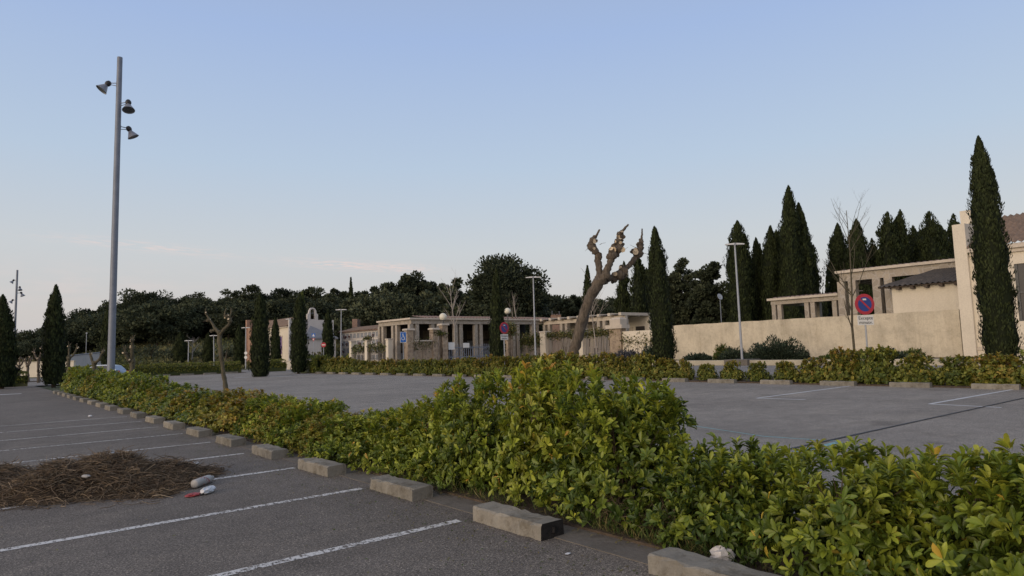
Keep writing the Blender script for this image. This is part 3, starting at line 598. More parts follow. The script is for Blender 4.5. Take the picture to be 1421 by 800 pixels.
    for i in range(nz):
        for k in range(na): j = (k + 1) % na; A, B, Cc, Dd = i * na + k, i * na + j, (i + 1) * na + j, (i + 1) * na + k; T += [(A, B, Cc), (A, Cc, Dd)]
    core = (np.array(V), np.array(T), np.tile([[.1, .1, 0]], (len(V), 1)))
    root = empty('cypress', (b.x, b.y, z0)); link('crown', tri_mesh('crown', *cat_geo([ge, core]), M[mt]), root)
    q = MB(); q.tube([(0, 0, -.1), (0, 0, base * h + .5)], [max(.07, r * .18), max(.06, r * .15)], 8, lump=.08, seed=seed); q.build('trunk', M['bark_dark'], root)
    return tag(root, label, 'cypress')
def dU(px, py, u): return dep(at_u(px, py, u))
cypress(1391, 500, 1357, 186, dU(1375, 450, 29.2), 43, 1, 'tall slender cypress in front of the cream house at right', tuft=.14, dens=.9, base=.03, shape=3.4, tip2=(.86, .35))
cypress(922, 498, 908, 313, dU(915, 450, 29.2), 31, 2, 'slender cypress rising from the far hedge right of the big pollard', tuft=.17, dens=.9, shape=4.2)
cypress(690, 502, 689, 371, dU(690, 450, 29.2), 21, 3, 'narrow cypress at the cemetery gate left of the ringed parking sign', tuft=.22, dens=.9, shape=2.4)
cypress(361, 523, 361, 405, dep(g(361, 523)), 26, 4, 'left of the two cypresses standing by the far crossing', tuft=.28, base=.0)
cypress(414, 520, 416, 407, dep(g(414, 519)), 23, 5, 'right of the two cypresses standing by the far crossing', tuft=.28, base=.02)
cypress(75, 514, 78, 395, dU(75, 512, 5.6), 31, 6, 'broad pointed cypress at left between the lamp masts', tuft=.28, shape=2.0)
cypress(2, 541, 4, 409, 48.9, 36, 7, 'dark cypress cut by the left picture edge', tuft=.24, shape=2.2)
cypress(150, 516, 149, 428, 74, 17, 8, 'thin cypress half hidden behind the tall lamp mast', tuft=.3)
cypress(383, 498, 382, 441, 104, 13, 9, 'small cypress before the chapel side wall', tuft=.38)
cypress(455, 492, 455, 430, 97, 16, 10, 'dark cypress beside the porch right of the bell gable', tuft=.38)
cypress(332, 503, 332, 452, 112, 14, 11, 'short dark cypress left of the brick end wall', tuft=.42, mt='cyp')
cypress(289, 505, 289, 463, 125, 13, 12, 'small cypress on the grass slope between two street lamps', tuft=.42)
cypress(252, 508, 250, 462, 130, 20, 13, 'bushy cypress at the foot of the wood left of a street lamp', tuft=.45)
# behind the long wall
cypress(815, 470, 815, 368, 118, 16, 14, 'thin pointed cypress far behind the pollard trunk', tuft=.5)
cypress(890, 470, 884, 352, 100, 30, 15, 'ragged dark cypress behind the pollard right limbs', tuft=.45, shape=3.5, lump=1.5, clumpy=True)
cypress(860, 470, 866, 362, 104, 24, 16, 'dark cypress behind the pollard stubs', tuft=.45, shape=3.2, lump=1.5, clumpy=True)
cypress(1028, 462, 1023, 305, 92, 34, 17, 'rounded tall cypress just behind the twin-armed lamp at right', tuft=.40, lump=1.5, shape=5.5)
cypress(1052, 462, 1049, 329, 95, 24, 18, 'dark blunt cypress squeezed between two taller ones behind the wall', tuft=.40, lump=1.7, shape=3)
cypress(1066, 462, 1069, 312, 93, 26, 19, 'pointed cypress left of the tallest group behind the wall', tuft=.40, lump=1.5, shape=4.2)
cypress(1080, 462, 1077, 318, 96, 22, 191, 'cypress touching the left flank of the tallest one behind the wall', tuft=.40, lump=1.5, shape=4.2)
cypress(1100, 462, 1094, 256, 90, 32, 20, 'tallest cypress behind the wall, with a needle tip', tuft=.40, lump=1.5, shape=3.8)
cypress(1118, 462, 1108, 280, 91, 34, 21, 'broad cypress leaning against the tallest one on its right', tuft=.40, lump=1.5, shape=3.0)
cypress(1145, 460, 1148, 374, 140, 5, 210, 'needle-thin distant cypress in the gap left of the thin bare tree', tuft=.6)
cypress(1166, 450, 1162, 309, 98, 34, 22, 'pointed cypress directly behind the thin bare tree', tuft=.40, lump=1.5, shape=3.6)
cypress(1192, 450, 1188, 303, 94, 44, 23, 'wide cone-shaped cypress above the stone portico', tuft=.40, lump=1.5, shape=2.6)
cypress(1232, 440, 1231, 292, 92, 34, 24, 'flat-topped ragged cypress above the portico roof', tuft=.42, shape=6, lump=1.5, dens=1.2, clumpy=True)
cypress(1251, 440, 1249, 290, 93, 28, 241, 'ragged cypress right of the flat-topped one above the portico', tuft=.42, shape=5, lump=1.5, dens=1.2, clumpy=True)
cypress(1268, 440, 1267, 312, 97, 30, 25, 'lower dark cypress between the ragged groups above the portico', tuft=.42, shape=4, lump=1.5, dens=1.2, clumpy=True)
cypress(1294, 435, 1289, 292, 93, 46, 26, 'stout block-topped cypress left of the cream house', tuft=.42, shape=4.5, lump=1.5, dens=1.2, clumpy=True)
cypress(1322, 430, 1323, 295, 104, 26, 27, 'dark cypress peeping behind the parapet of the cream house', tuft=.42, shape=5, lump=1.5, dens=1.2, clumpy=True)
for i, (bx, tx, ty, w, D, lab) in enumerate(((1040, 1037, 352, 34, 101, 'dark cypress filling the gap right of the rounded lamp cypress'), (1084, 1080, 318, 24, 97, 'second ragged spire left of the tallest cypress behind the wall'), (1128, 1122, 330, 34, 96, 'low broad cypress at the right foot of the tallest group'), (1213, 1210, 330, 34, 99, 'dark lower cypress right of the cone-shaped one above the portico'), (1246, 1243, 308, 44, 100, 'broad dark cypress joining the flat-topped pair above the portico'), (1280, 1277, 318, 40, 101, 'dark cypress filling the space left of the block-topped one'), (1306, 1306, 312, 34, 102, 'dark cypress right of the block-topped one by the cream house'), (900, 897, 372, 40, 108, 'dark cypress mass left of the slender hedge cypress'), (938, 936, 395, 40, 110, 'low dark cypress right of the slender hedge cypress'))):
    cypress(bx, 460, tx, ty, D, w, 400 + i, lab, tuft=.45, shape=3.6, lump=1.5, dens=1.1, clumpy=True)
cypress(415, 480, 419, 405, 152, 17, 28, 'pale yellow-green poplar behind the chapel bell gable', tuft=.7, mt='poplar', dens=.8)

# ------------------------------------------------------------------ pines and the wood
def tree_geo(seed, h, r, crown0=.35, n_cl=40, n_card=42, card=.5, flat=1.0):
    rs = np.random.RandomState(seed); P = []; D = []; tn = []
    for c in range(n_cl):
        d = rand_dirs(rs, 1)[0]; rr = rs.rand() ** .4
        cz = (crown0 + (1 - crown0) * .5) * h; cc = np.array([d[0] * r * rr * .82, d[1] * r * rr * .82, cz + d[2] * (1 - crown0) * .5 * h * rr * .85 * flat])
        cr = r * rs.uniform(.20, .40); k = n_card; dd = rand_dirs(rs, k)
        p = cc + dd * np.array([1, 1, .75]) * cr * (rs.rand(k)[:, None] ** .45); P.append(p); D.append(dd + np.array([0, 0, .3])); tn.append(np.clip(rs.uniform(.15, .75) + rs.normal(0, .15, k), 0, 1))
    P = np.concatenate(P); D = np.concatenate(D); tn = np.concatenate(tn); n = len(P); s = card * rs.uniform(.6, 1.4, n)
    return leaf_geo(P - norm(D) * (s * .4)[:, None], D, rand_dirs(rs, n), s, s * rs.uniform(.5, .8, n), np.stack([tn, rs.rand(n), rs.rand(n)], 1), (CARD_V, CARD_T))
def trunk_mb(seed, h, r0, r, crown0, nl=7):
    q = MB(); rg = random.Random(seed); j = lambda w: rg.uniform(-w, w)
    top = (j(.3), j(.3), h * .85); q.tube([(0, 0, -.3), (j(.15), j(.15), h * .3), (j(.3), j(.3), h * .6), top], [r0, r0 * .8, r0 * .5, r0 * .15], 8, lump=.06, seed=seed)
    for i in range(nl):
        z = h * (crown0 * .9 + (1 - crown0) * .6 * i / nl); a = rg.uniform(0, 6.28); rr = r * rg.uniform(.45, .8)
        q.tube([(0, 0, z), (math.cos(a) * rr * .5, math.sin(a) * rr * .5, z + rr * .3), (math.cos(a) * rr, math.sin(a) * rr, z + rr * .5)], [r0 * .35, r0 * .22, r0 * .08], 6)
    return q
def pine(px, tpy, D, wpx, seed, label, crown0=.3, n_cl=44, card=None, cat='tree', name='pine_tree', mt='pine', flat=1.0, nc=170):
    b = at_d(px, hor(px), D); zb = tz(b.x, b.y); t = at_d(px, tpy, D); h = t.z - zb; r = wpx / 2 * D / FOC
    root = empty(name, (b.x, b.y, zb)); c = (card or r * .13) * .52
    link('crown', tri_mesh('crown', *tree_geo(seed, h, r, crown0, n_cl, nc, c, flat), M[mt]), root)
    trunk_mb(seed, h, max(.15, h * .016), r, crown0).build('trunk', M['bark_dark'], root); return tag(root, label, cat)
pine(705, 344, 118, 118, 1, 'huge broad-crowned pine towering behind the cemetery gate', .02, 150, .75, nc=230)
pine(575, 372, 150, 62, 2, 'tall uneven pine on the skyline above the colonnade corner', .05, 70, .85, nc=210)
pine(598, 384, 152, 40, 22, 'rounded pine right beside the tallest skyline pine over the colonnade', .05, 60, .85, nc=210)
pine(628, 378, 140, 56, 3, 'pine behind the bare pale tree, left of the huge broad one', .05, 66, .85, nc=210)
pine(760, 397, 140, 46, 4, 'low dark pine right of the huge broad one', .1, 40, .8)
pine(792, 398, 132, 40, 44, 'low dark pine left of the pollard trunk', .1, 40, .8)
pine(950, 345, 105, 50, 5, 'ragged dark conifer right of the slender hedge cypress', .02, 80, .6, nc=210)
pine(988, 355, 98, 62, 6, 'rounded evergreen behind the wall between conifer and lamp', .02, 90, .6, nc=210)
pine(200, 400, 215, 82, 7, 'rounded broad pine on the skyline right of the tall mast', .1, 60, 1.0)
pine(268, 407, 220, 52, 8, 'low domed pine on the skyline above the small bare tree', .1, 44, 1.0)
pine(322, 400, 225, 50, 9, 'domed pine on the skyline above the little pollard', .1, 44, 1.0)
pine(352, 396, 215, 50, 10, 'pine crown on the skyline above the left crossing cypress', .1, 44, 1.0)
pine(392, 399, 220, 52, 11, 'pine crown on the skyline between the two crossing cypresses', .1, 44, 1.0)
pine(432, 396, 222, 50, 12, 'pine crown on the skyline over the bell gable', .1, 44, 1.0)
pine(470, 395, 210, 46, 13, 'pine crown on the skyline over the niche wall', .1, 44, 1.0)
pine(510, 391, 190, 50, 14, 'pine crown on the skyline left of the tallest skyline pine', .1, 44, .9)
pine(540, 386, 175, 46, 15, 'rounded pine joining the left flank of the tallest skyline pine', .1, 44, .9)
pine(110, 428, 260, 60, 16, 'pine crown on the low skyline between cypress and mast', .1, 44, 1.2)
pine(150, 418, 240, 50, 17, 'pine crown on the skyline directly behind the tall mast', .1, 44, 1.1)
pine(40, 462, 330, 60, 18, 'small distant pine on the low left skyline', .1, 40, 1.4)
pine(65, 455, 330, 56, 19, 'distant pine on the skyline left of the broad cypress', .1, 40, 1.4)
cypress(487, 470, 487, 385, 200, 11, 620, 'thin tiered conifer poking above the skyline over the niche wall', tuft=.7, shape=1.5, lump=2.5, z0=4.0)
# the wood behind: one mass nobody could count
SKY = [(-60, 480), (20, 475), (60, 463), (100, 440), (150, 425), (200, 410), (300, 410), (400, 404), (500, 400), (560, 392), (640, 396), (700, 392), (780, 402), (860, 404), (920, 400), (1000, 400), (1100, 400), (1200, 400)]
def sk(px): return float(np.interp(px, [a for a, _ in SKY], [b for _, b in SKY]))
protos = [tree_geo(500 + i, 10, 4.2, .03, 50, 64, .40) for i in range(6)]
rg = random.Random(5); parts = []; tq = MB()
for i in range(600):
    low = i >= 430
    px = rg.uniform(-70, 560) if i < 270 else rg.uniform(540, 1010) if i < 390 else rg.uniform(980, 1330)
    D = rg.uniform(160, 290) if px < 470 else rg.uniform(125, 210)
    if low: px = rg.uniform(-70, 480); D = rg.uniform(170, 192)
    p = at_d(px, hor(px), D); zb = tz(p.x, p.y); top = EYE + (hor(px) - sk(px) - rg.uniform(0, 16)) * D / FOC; h = min(rg.uniform(4, 7) if low else rg.uniform(10, 17), top - zb)
    if h < 3.5: continue
    V, T, Cc = protos[i % 6]; a = rg.uniform(0, 6.28); s = h / 10; sx = s * rg.uniform(.9, 1.25) * (1.0 if h > 7 else 1.3)
    Rm = np.array([[math.cos(a) * sx, -math.sin(a) * sx, 0], [math.sin(a) * sx, math.cos(a) * sx, 0], [0, 0, s]])
    C2 = Cc.copy(); C2[:, 0] = np.clip(C2[:, 0] + rg.uniform(-.25, .25), 0, 1); parts.append((V @ Rm.T + np.array([p.x, p.y, zb]), T, C2))
    if i % 2 == 0: tq.tube([(p.x, p.y, zb - .3), (p.x, p.y, zb + h * .6)], [.2, .12], 5)
tag(link('pine_wood', tri_mesh('pine_wood', *cat_geo(parts), M['pine'])), 'dark mass of the pine wood covering the hillside behind everything', 'wood', kind='stuff')
tag(tq.build('pine_wood_trunks', M['bark_dark']), 'dim trunks inside the pine wood', 'wood', kind='stuff')
# rough grass and scrub on the slope below the wood
rs = np.random.RandomState(77); n = 16000; P = []
for i in range(n):
    px = rs.uniform(-60, 480); D = rs.uniform(104, 175); p = at_d(px, hor(px), D); P.append((p.x, p.y, tz(p.x, p.y) - .05))
P = np.array(P); bush = rs.rand(n) < .12
L = np.where(bush, rs.uniform(.5, 1.1, n), rs.uniform(.3, .8, n))
ge = leaf_geo(P, np.stack([rs.normal(0, .5, n), rs.normal(0, .5, n), np.ones(n)], 1), rand_dirs(rs, n), L, L * .5, np.stack([np.clip(.5 + .4 * np.sin(P[:, 0] * .2) + rs.normal(0, .2, n), 0, 1), rs.rand(n), rs.rand(n)], 1), (LEAF_LO_V, LEAF_LO_T))
tag(link('rough_grass', tri_mesh('rough_grass', *ge, M['fieldg'])), 'rough grass on the slope below the wood', 'grass', kind='stuff')
for px, y, D, w, sd, lab in ((210, 480, 140, 46, 1, 'scrub bush on the grass slope right of the lamp mast'), (238, 486, 136, 30, 2, 'low scrub bush left of the small far street lamp'), (275, 488, 138, 34, 3, 'scrub bush on the slope behind the far street lamp'), (318, 486, 135, 30, 4, 'scrub bush on the slope left of the brick end wall'), (176, 478, 145, 40, 5, 'dark scrub bush beside the lamp mast')):
    pine(px, y, D, w, 900 + sd, lab, .0, 24, .5, 'bush', 'scrub_bush', nc=30)

# ------------------------------------------------------------------ pollards and bare trees
def limb(q, pts, rad, seed, cutend=True, n=9, lump=.14):
    # finer points with wobble for a gnarled look
    rg = random.Random(seed); P = [Vector(p) for p in pts]; pp = []; rr = []
    for i in range(len(P) - 1):
        for s in range(6):
            t = s / 6; p = P[i].lerp(P[i + 1], t); r = rad[i] * (1 - t) + rad[i + 1] * t
            if i or s: p = p + Vector((rg.uniform(-1, 1), rg.uniform(-1, 1), rg.uniform(-.5, .5))) * r * .18
            pp.append(p); rr.append(r * rg.uniform(.94, 1.08))
    pp.append(P[-1]); rr.append(rad[-1]); q.tube(pp, rr, n, 0, False, True, lump, seed)
    d = (pp[-1] - pp[-2]).normalized()
    a = d.orthogonal().normalized(); b = d.cross(a); e = pp[-1] + d * .012
    q.add([e + (a * math.cos(2 * PI * k / n) + b * math.sin(2 * PI * k / n)) * rr[-1] for k in range(n)], [tuple(range(n))], 1 if cutend else 0)
    return pp, rr
def knob(q, c, r, seed, cuts=6):
    rg = random.Random(seed); c = Vector(c)
    prof = [(0.01, -r), (r * .7, -r * .7), (r, 0), (r * .75, r * .7), (.01, r)]
    vs = []; n = 9
    for pr, z in prof:
        for k in range(n): t = 2 * PI * k / n; f = rg.uniform(.8, 1.2); vs.append(c + Vector((pr * f * math.cos(t), pr * f * math.sin(t), z * rg.uniform(.85, 1.15))))
    q.add(vs, [(i * n + k, i * n + (k + 1) % n, (i + 1) * n + (k + 1) % n, (i + 1) * n + k) for i in range(4) for k in range(n)], 0, True)
    for k in range(cuts):                                # sawn stubs with pale faces
        d = Vector((rg.uniform(-1, 1), rg.uniform(-1, 1), rg.uniform(-.3, 1))).normalized(); s = r * rg.uniform(.30, .58)
        limb(q, [c + d * r * .5, c + d * (r * 1.12 + s * .3)], [s * 1.1, s], seed * 31 + k, True, 7, .05)
def frame_px(D):
    """point at depth D from photo pixels, relative to nothing (world)"""
    return lambda px, py, dd=0: at_d(px, py, D + dd)
# the big leaning pollard
D0 = dU(787, 495, 29.0); W = frame_px(D0); base = at_d(790, 505, D0); base.z = 0
def rel(px, py, dd=0): return W(px, py, dd) - base
q = MB(); pr = D0 / FOC                                  # metres per photo pixel
limb(q, [rel(792, 513), rel(797, 485), rel(806, 450), rel(818, 415), rel(831, 392), rel(842, 382)], [9.3 * pr, 7.0 * pr, 6.9 * pr, 7.2 * pr, 7.6 * pr, 6 * pr], 1, False, 16, .17)
limb(q, [rel(829, 398), rel(832, 380, .3), rel(830, 362, .5), rel(830, 350, .5)], [5.4 * pr, 4.5 * pr, 4.6 * pr, 5.6 * pr], 2, True)
limb(q, [rel(827, 352, .4), rel(821, 340, .4), rel(823, 332, .4)], [5 * pr, 4.6 * pr, 3.5 * pr], 3, True); knob(q, rel(821, 344, .4), 5.6 * pr, 21, 5); knob(q, rel(822, 334, .4), 5.0 * pr, 22, 6)
limb(q, [rel(826, 331, .4), rel(829, 325, .4), rel(832, 319, .4)], [2 * pr, 1.5 * pr, 1.2 * pr], 4, True)
limb(q, [rel(838, 388), rel(845, 370), rel(851, 352), rel(856, 340)], [6.6 * pr, 4.8 * pr, 4.2 * pr, 4.4 * pr], 5, False); knob(q, rel(850, 354, -.1), 7.5 * pr, 23, 7); knob(q, rel(858, 345), 7.5 * pr, 24, 8)
limb(q, [rel(856, 346), rel(859, 334), rel(862, 322)], [5 * pr, 4.6 * pr, 3.2 * pr], 6, True); knob(q, rel(859, 336), 5.2 * pr, 25, 6); knob(q, rel(861, 326), 5 * pr, 26, 6)
limb(q, [rel(863, 322), rel(868, 316), rel(872, 312)], [2.2 * pr, 1.6 * pr, 1.2 * pr], 7, True)
limb(q, [rel(838, 392, .2), rel(850, 384, .8), rel(862, 377, 1.0), rel(874, 368, 1.2), rel(883, 356, 1.3), rel(887, 348, 1.3)], [4.5 * pr, 3.6 * pr, 4 * pr, 3.6 * pr, 4 * pr, 4.6 * pr], 8, False); knob(q, rel(860, 382, .8), 8 * pr, 27, 9); knob(q, rel(866, 376, .8), 6 * pr, 33, 7); knob(q, rel(853, 388, .8), 5 * pr, 28, 6); knob(q, rel(885, 352, 1.3), 8 * pr, 29, 7)
limb(q, [rel(887, 350, 1.3), rel(889, 340, 1.3), rel(890, 332, 1.3)], [4.6 * pr, 4 * pr, 3 * pr], 9, True); knob(q, rel(889, 340, 1.3), 4.4 * pr, 30, 6); limb(q, [rel(890, 334, 1.3), rel(891, 326, 1.3), rel(891, 318, 1.3)], [1.6 * pr, 1.3 * pr, 1 * pr], 10, True)
root = empty('pollard_tree', base)
q.build('trunk', [M['bark'], M['cut']], root)
rg = random.Random(9); tw = MB()
for (a, b) in (((862, 350), (872, 343)), ((862, 326), (868, 330)), ((820, 345), (812, 349)), ((886, 345), (874, 340)), ((886, 350), (905, 356)), ((832, 340), (841, 337)), ((856, 352), (846, 362)), ((826, 398), (806, 372))):
    tw = MB(); tw.tube([rel(*a), (rel(*a) + rel(*b)) / 2 + Vector((rg.uniform(-.1, .1), 0, rg.uniform(-.05, .1))), rel(*b)], [.018, .013, .006], 5); tw.build('twig', M['bark'], root)
tag(root, 'big leaning pollarded plane tree with sawn pale stubs and no leaves', 'tree')
def small_pollard(loc, h, seed, label, arms, r0=.10, cut=True, mt='bark_moss'):
    q = MB(); rg = random.Random(seed); th = h * .60; lean = Vector((rg.uniform(-.12, .12), rg.uniform(-.12, .12), 0)) * h * .4
    limb(q, [(0, 0, -.05), lean * .5 + Vector((0, 0, th * .5)), lean + Vector((0, 0, th))], [r0, r0 * .85, r0 * .9], seed, False)
    c = lean + Vector((0, 0, th)); knob(q, c, r0 * 1.25, seed + 1, 2)
    for (dx, dz, k) in arms:
        e = c + RGT * dx * h + Vector((0, 0, dz * h)) + FWD * rg.uniform(-.08, .08) * h; m_ = c.lerp(e, .5) + Vector((0, 0, -.05 * h)); limb(q, [c, m_, e], [r0 * .75, r0 * .6, r0 * .5], seed + k, True, 7); knob(q, e, r0 * .75, seed + k + 5, 5)
        for s in range(3): d = Vector((rg.uniform(-.4, .4), rg.uniform(-.4, .4), 1)).normalized() * h * rg.uniform(.05, .12); limb(q, [e, e + d], [r0 * .28, r0 * .16], seed + k * 7 + s, True, 5)
    r = empty('small_pollard', loc); q.build('trunk', [M[mt], M['cut']], r); return tag(r, label, 'tree')
def hedge_pollard():
    D = dU(313, 548, 5.7); b = at_d(314, 562, D); b.z = 0; k = D / FOC; rr_ = lambda px, py, dd=0: at_d(px, py, D + dd) - b; q = MB()
    limb(q, [rr_(314.5, 572), rr_(313, 540), rr_(309, 510), rr_(306, 485), rr_(304, 463)], [3.7 * k, 3.0 * k, 2.7 * k, 2.8 * k, 3.0 * k], 301, False); knob(q, rr_(304, 462), 3.2 * k, 302, 2)
    limb(q, [rr_(304, 463), rr_(298, 455, .1), rr_(293, 447, .2), rr_(287, 438, .2)], [2.2 * k, 1.8 * k, 1.5 * k, 1.2 * k], 303, True); limb(q, [rr_(300, 458, .1), rr_(296, 459, .1), rr_(293, 460, .1)], [2.2 * k, 2.2 * k, 2.4 * k], 304, True)
    knob(q, rr_(289, 445, .2), 2.4 * k, 305, 4); knob(q, rr_(286, 436, .2), 1.9 * k, 306, 3); limb(q, [rr_(286, 437, .2), rr_(285, 432, .2), rr_(286, 428, .2)], [.9 * k, .7 * k, .5 * k], 307, True)
    limb(q, [rr_(305, 466), rr_(311, 457, -.1), rr_(317, 452, -.2), rr_(320, 445, -.2), rr_(317, 439, -.2)], [2.3 * k, 2.0 * k, 2.0 * k, 2.1 * k, 1.9 * k], 308, True); knob(q, rr_(319, 446, -.2), 3.2 * k, 309, 4); knob(q, rr_(315, 440, -.2), 2.8 * k, 310, 5)
    limb(q, [rr_(312, 440, -.2), rr_(312, 434, -.2), rr_(314, 429, -.2)], [1.5 * k, 1.1 * k, .7 * k], 311, True); limb(q, [rr_(319, 440, -.2), rr_(321, 434, -.2), rr_(321, 427, -.2)], [1.4 * k, 1.0 * k, .6 * k], 312, True)
    r = empty('small_pollard', b); q.build('trunk', [M['bark_moss'], M['cut']], r); tw = MB()
    for (x0, y0, x1, y1) in ((310, 510, 314, 488), (313, 500, 316, 480), (320, 444, 325, 437), (288, 444, 282, 447)): tw = MB(); tw.tube([rr_(x0, y0), (rr_(x0, y0) + rr_(x1, y1)) / 2 + Vector((.01, 0, .02)), rr_(x1, y1)], [.008, .006, .003], 4); tw.build('twig', M['bark'], r)
    tag(r, 'small mossy pollard with two raised arms growing out of the near hedge', 'tree')
hedge_pollard()
for i, (px, hpx, arms, lab) in enumerate(((184, 464, [(-.06, .12, 1), (.03, .3, 2), (-.02, .2, 3)], 'leaning little pollard in the hedge just right of the tall mast'), (134, 476, [(.2, .22, 1), (-.12, .18, 2)], 'forked little pollard in front of the parked car'), (94, 470, [(-.02, .22, 1), (.12, .2, 2)], 'pale little pollard right of the broad left cypress'))):
    p = at_u(px, 517, 5.7); t = at_u(px, hpx, 5.7); small_pollard((p.x, p.y, 0), t.z, 40 + i * 9, lab, arms, .11)
for i, (px, top, D, lab) in enumerate(((54, 478, 62, 'stubby pollard left of the broad cypress, with pale cut knobs'), (40, 492, 64, 'short double-stemmed pollard before the beige wall'), (27, 494, 66, 'thin dark pollard beside the distant mast'))):
    p = at_d(px, 515, D); t = at_d(px, top, D); small_pollard((p.x, p.y, 0), t.z, 80 + i * 9, lab, [(-.15, .2, 1), (.14, .22, 2), (.02, .28, 3)], .13, mt='bark')
def bare_tree(px, py, tpx, tpy, D, seed, label, z0=0.0, spread=.5, mt='bark_pale', r0=.09, lev=4, kids=5, first=.35, lenk=(.35, .55)):
    b = at_d(px, py, D); t = at_d(tpx, tpy, D); h = t.z - z0; rg = random.Random(seed); q = MB()
    def grow(p, d, L, r, lv):
        n = 4; pts = [p]; dd = d.copy()
        for i in range(n): dd = (dd + Vector((rg.uniform(-1, 1), rg.uniform(-1, 1), rg.uniform(-.3, .8))) * .13).normalized(); pts.append(pts[-1] + dd * L / n)
        q.tube(pts, [r * (1 - .8 * i / n) for i in range(n + 1)], 6 if lv > 1 else 4, lump=.05, seed=seed)
        if lv <= 0: return
        for k in range(kids if lv == lev else 4):
            t_ = rg.uniform(first if lv == lev else .25, .95); i = min(n - 1, int(t_ * n)); pp = pts[i].lerp(pts[i + 1], t_ * n - i)
            a = rg.uniform(0, 6.28); sd = Vector((math.cos(a), math.sin(a), 0)); nd_ = (dd * (1 - spread) + sd * spread + Vector((0, 0, .25))).normalized()
            grow(pp, nd_, L * rg.uniform(*lenk) * (1.25 - .5 * t_), r * (1 - .75 * t_) * .6, lv - 1)
    off = Vector((t.x - b.x, t.y - b.y, h)); grow(Vector((0, 0, -.05)), off.normalized(), off.length, r0, lev)
    r = empty('bare_tree', (b.x, b.y, z0)); q.build('trunk', M[mt], r); return tag(r, label, 'tree')
bare_tree(1187, 503, 1152, 296, dU(1187, 500, 49.0), 4, 'thin leafless tree left of the right-hand parking sign', spread=.50, r0=.095, kids=13, first=.22, mt='bark_moss', lenk=(.22, .42))
bare_tree(632, 496, 632, 396, 84, 12, 'pale leafless tree in front of the cemetery colonnade', spread=.42, r0=.15, kids=9, first=.4, lenk=(.25, .42))
bare_tree(829, 492, 829, 416, 76, 18, 'straight leafless sapling behind the leaning pollard trunk', spread=.5, r0=.10, kids=7, first=.5)
bare_tree(266, 500, 268, 470, 132, 23, 'small pale bare tree on the slope between street lamps', spread=.6, r0=.14, kids=7, z0=1.5, lev=3)
bare_tree(722, 470, 712, 410, 106, 31, 'bare slanting trunk below the huge broad pine', spread=.3, r0=.18, kids=3, lev=2)

# ------------------------------------------------------------------ lamps
def mast(px, py, tpx, tpy, D, label, lamps, r0=.185, r1=.13):
    b = at_d(px, py, D); b.z = 0; t = at_d(tpx, tpy, D); h = t.z; root = empty('floodlight_mast', b)
    q = MB(); q.tube([(0, 0, 0), (0, 0, h * .5), (0, 0, h)], [r0, (r0 + r1) / 2, r1], 18); q.build('pole', M['steel'], root)
    q = MB(); q.box((-.3, -.3, 0), (.3, .3, .03), 0, .008); q.tube([(0, 0, .03), (0, 0, .12)], [r0 * 1.25, r0 * 1.1], 18); q.build('base_plate', M['steel'], root)
    for (z, ax, tilt, s) in lamps:
        z = h * z; d = (RGT * ax[0] + FWD * ax[1]).normalized(); c = d * (.62 * s + r1) + Vector((0, 0, z))
        q = MB(); q.tube([d * r1 * .7 + Vector((0, 0, z + .05)), c + Vector((0, 0, .06))], .022, 8); q.tube([d * r1 * .7 + Vector((0, 0, z - .10)), c + Vector((0, 0, -.02)) - d * .1], .018, 8); q.tube([d * r1 * .8 + Vector((0, 0, z - .16)), d * r1 * .8 + Vector((0, 0, z + .12))], .05, 8)
        fl = q.build('floodlight', M['steel'], root)
        axis = (Vector((0, 0, -1)) + RGT * tilt[0] + FWD * tilt[1]).normalized(); Mx = axis.to_track_quat('Z', 'Y').to_matrix().to_4x4(); Mx.translation = c
        hs = MB(); hs.lathe([(.001, -.28 * s), (.12 * s, -.25 * s), (.185 * s, -.13 * s), (.19 * s, -.02 * s), (.15 * s, .09 * s), (.12 * s, .12 * s)], 18, 0, Mx); hs.build('housing', M['black'], fl)
        bl = MB(); bl.lathe([(.12 * s, .10 * s), (.19 * s, .22 * s), (.30 * s, .42 * s), (.385 * s, .58 * s), (.40 * s, .60 * s), (.375 * s, .59 * s), (.29 * s, .43 * s), (.17 * s, .24 * s)], 22, 0, Mx); bl.build('bell_shade', M['alu'], fl)
        gl = MB(); gl.lathe([(.001, .52 * s), (.2 * s, .535 * s), (.355 * s, .545 * s)], 22, 0, Mx); gl.build('lens', M['bellglass'], fl)
    return tag(root, label, 'floodlight mast')
Dm = dU(155, 520, 5.75)
mast(153, 545, 167, 80, Dm, 'tall grey floodlight mast with three bell lamps rising from the near hedge', [(.918, (-1, -.05), (-.62, -.42), .74), (.856, (1, -.2), (.22, -.30), .74), (.788, (.55, .8), (.45, .25), .70)], .175, .125)
mast(18, 518, 24, 375, 106, 'distant floodlight mast at the left edge with four bell lamps', [(.90, (-1, .1), (-.6, -.3), .8), (.83, (1, -.2), (.3, -.2), .8), (.78, (.5, .8), (.4, .2), .9), (.71, (-1, .1), (-.6, -.3), .8)], .19, .14)
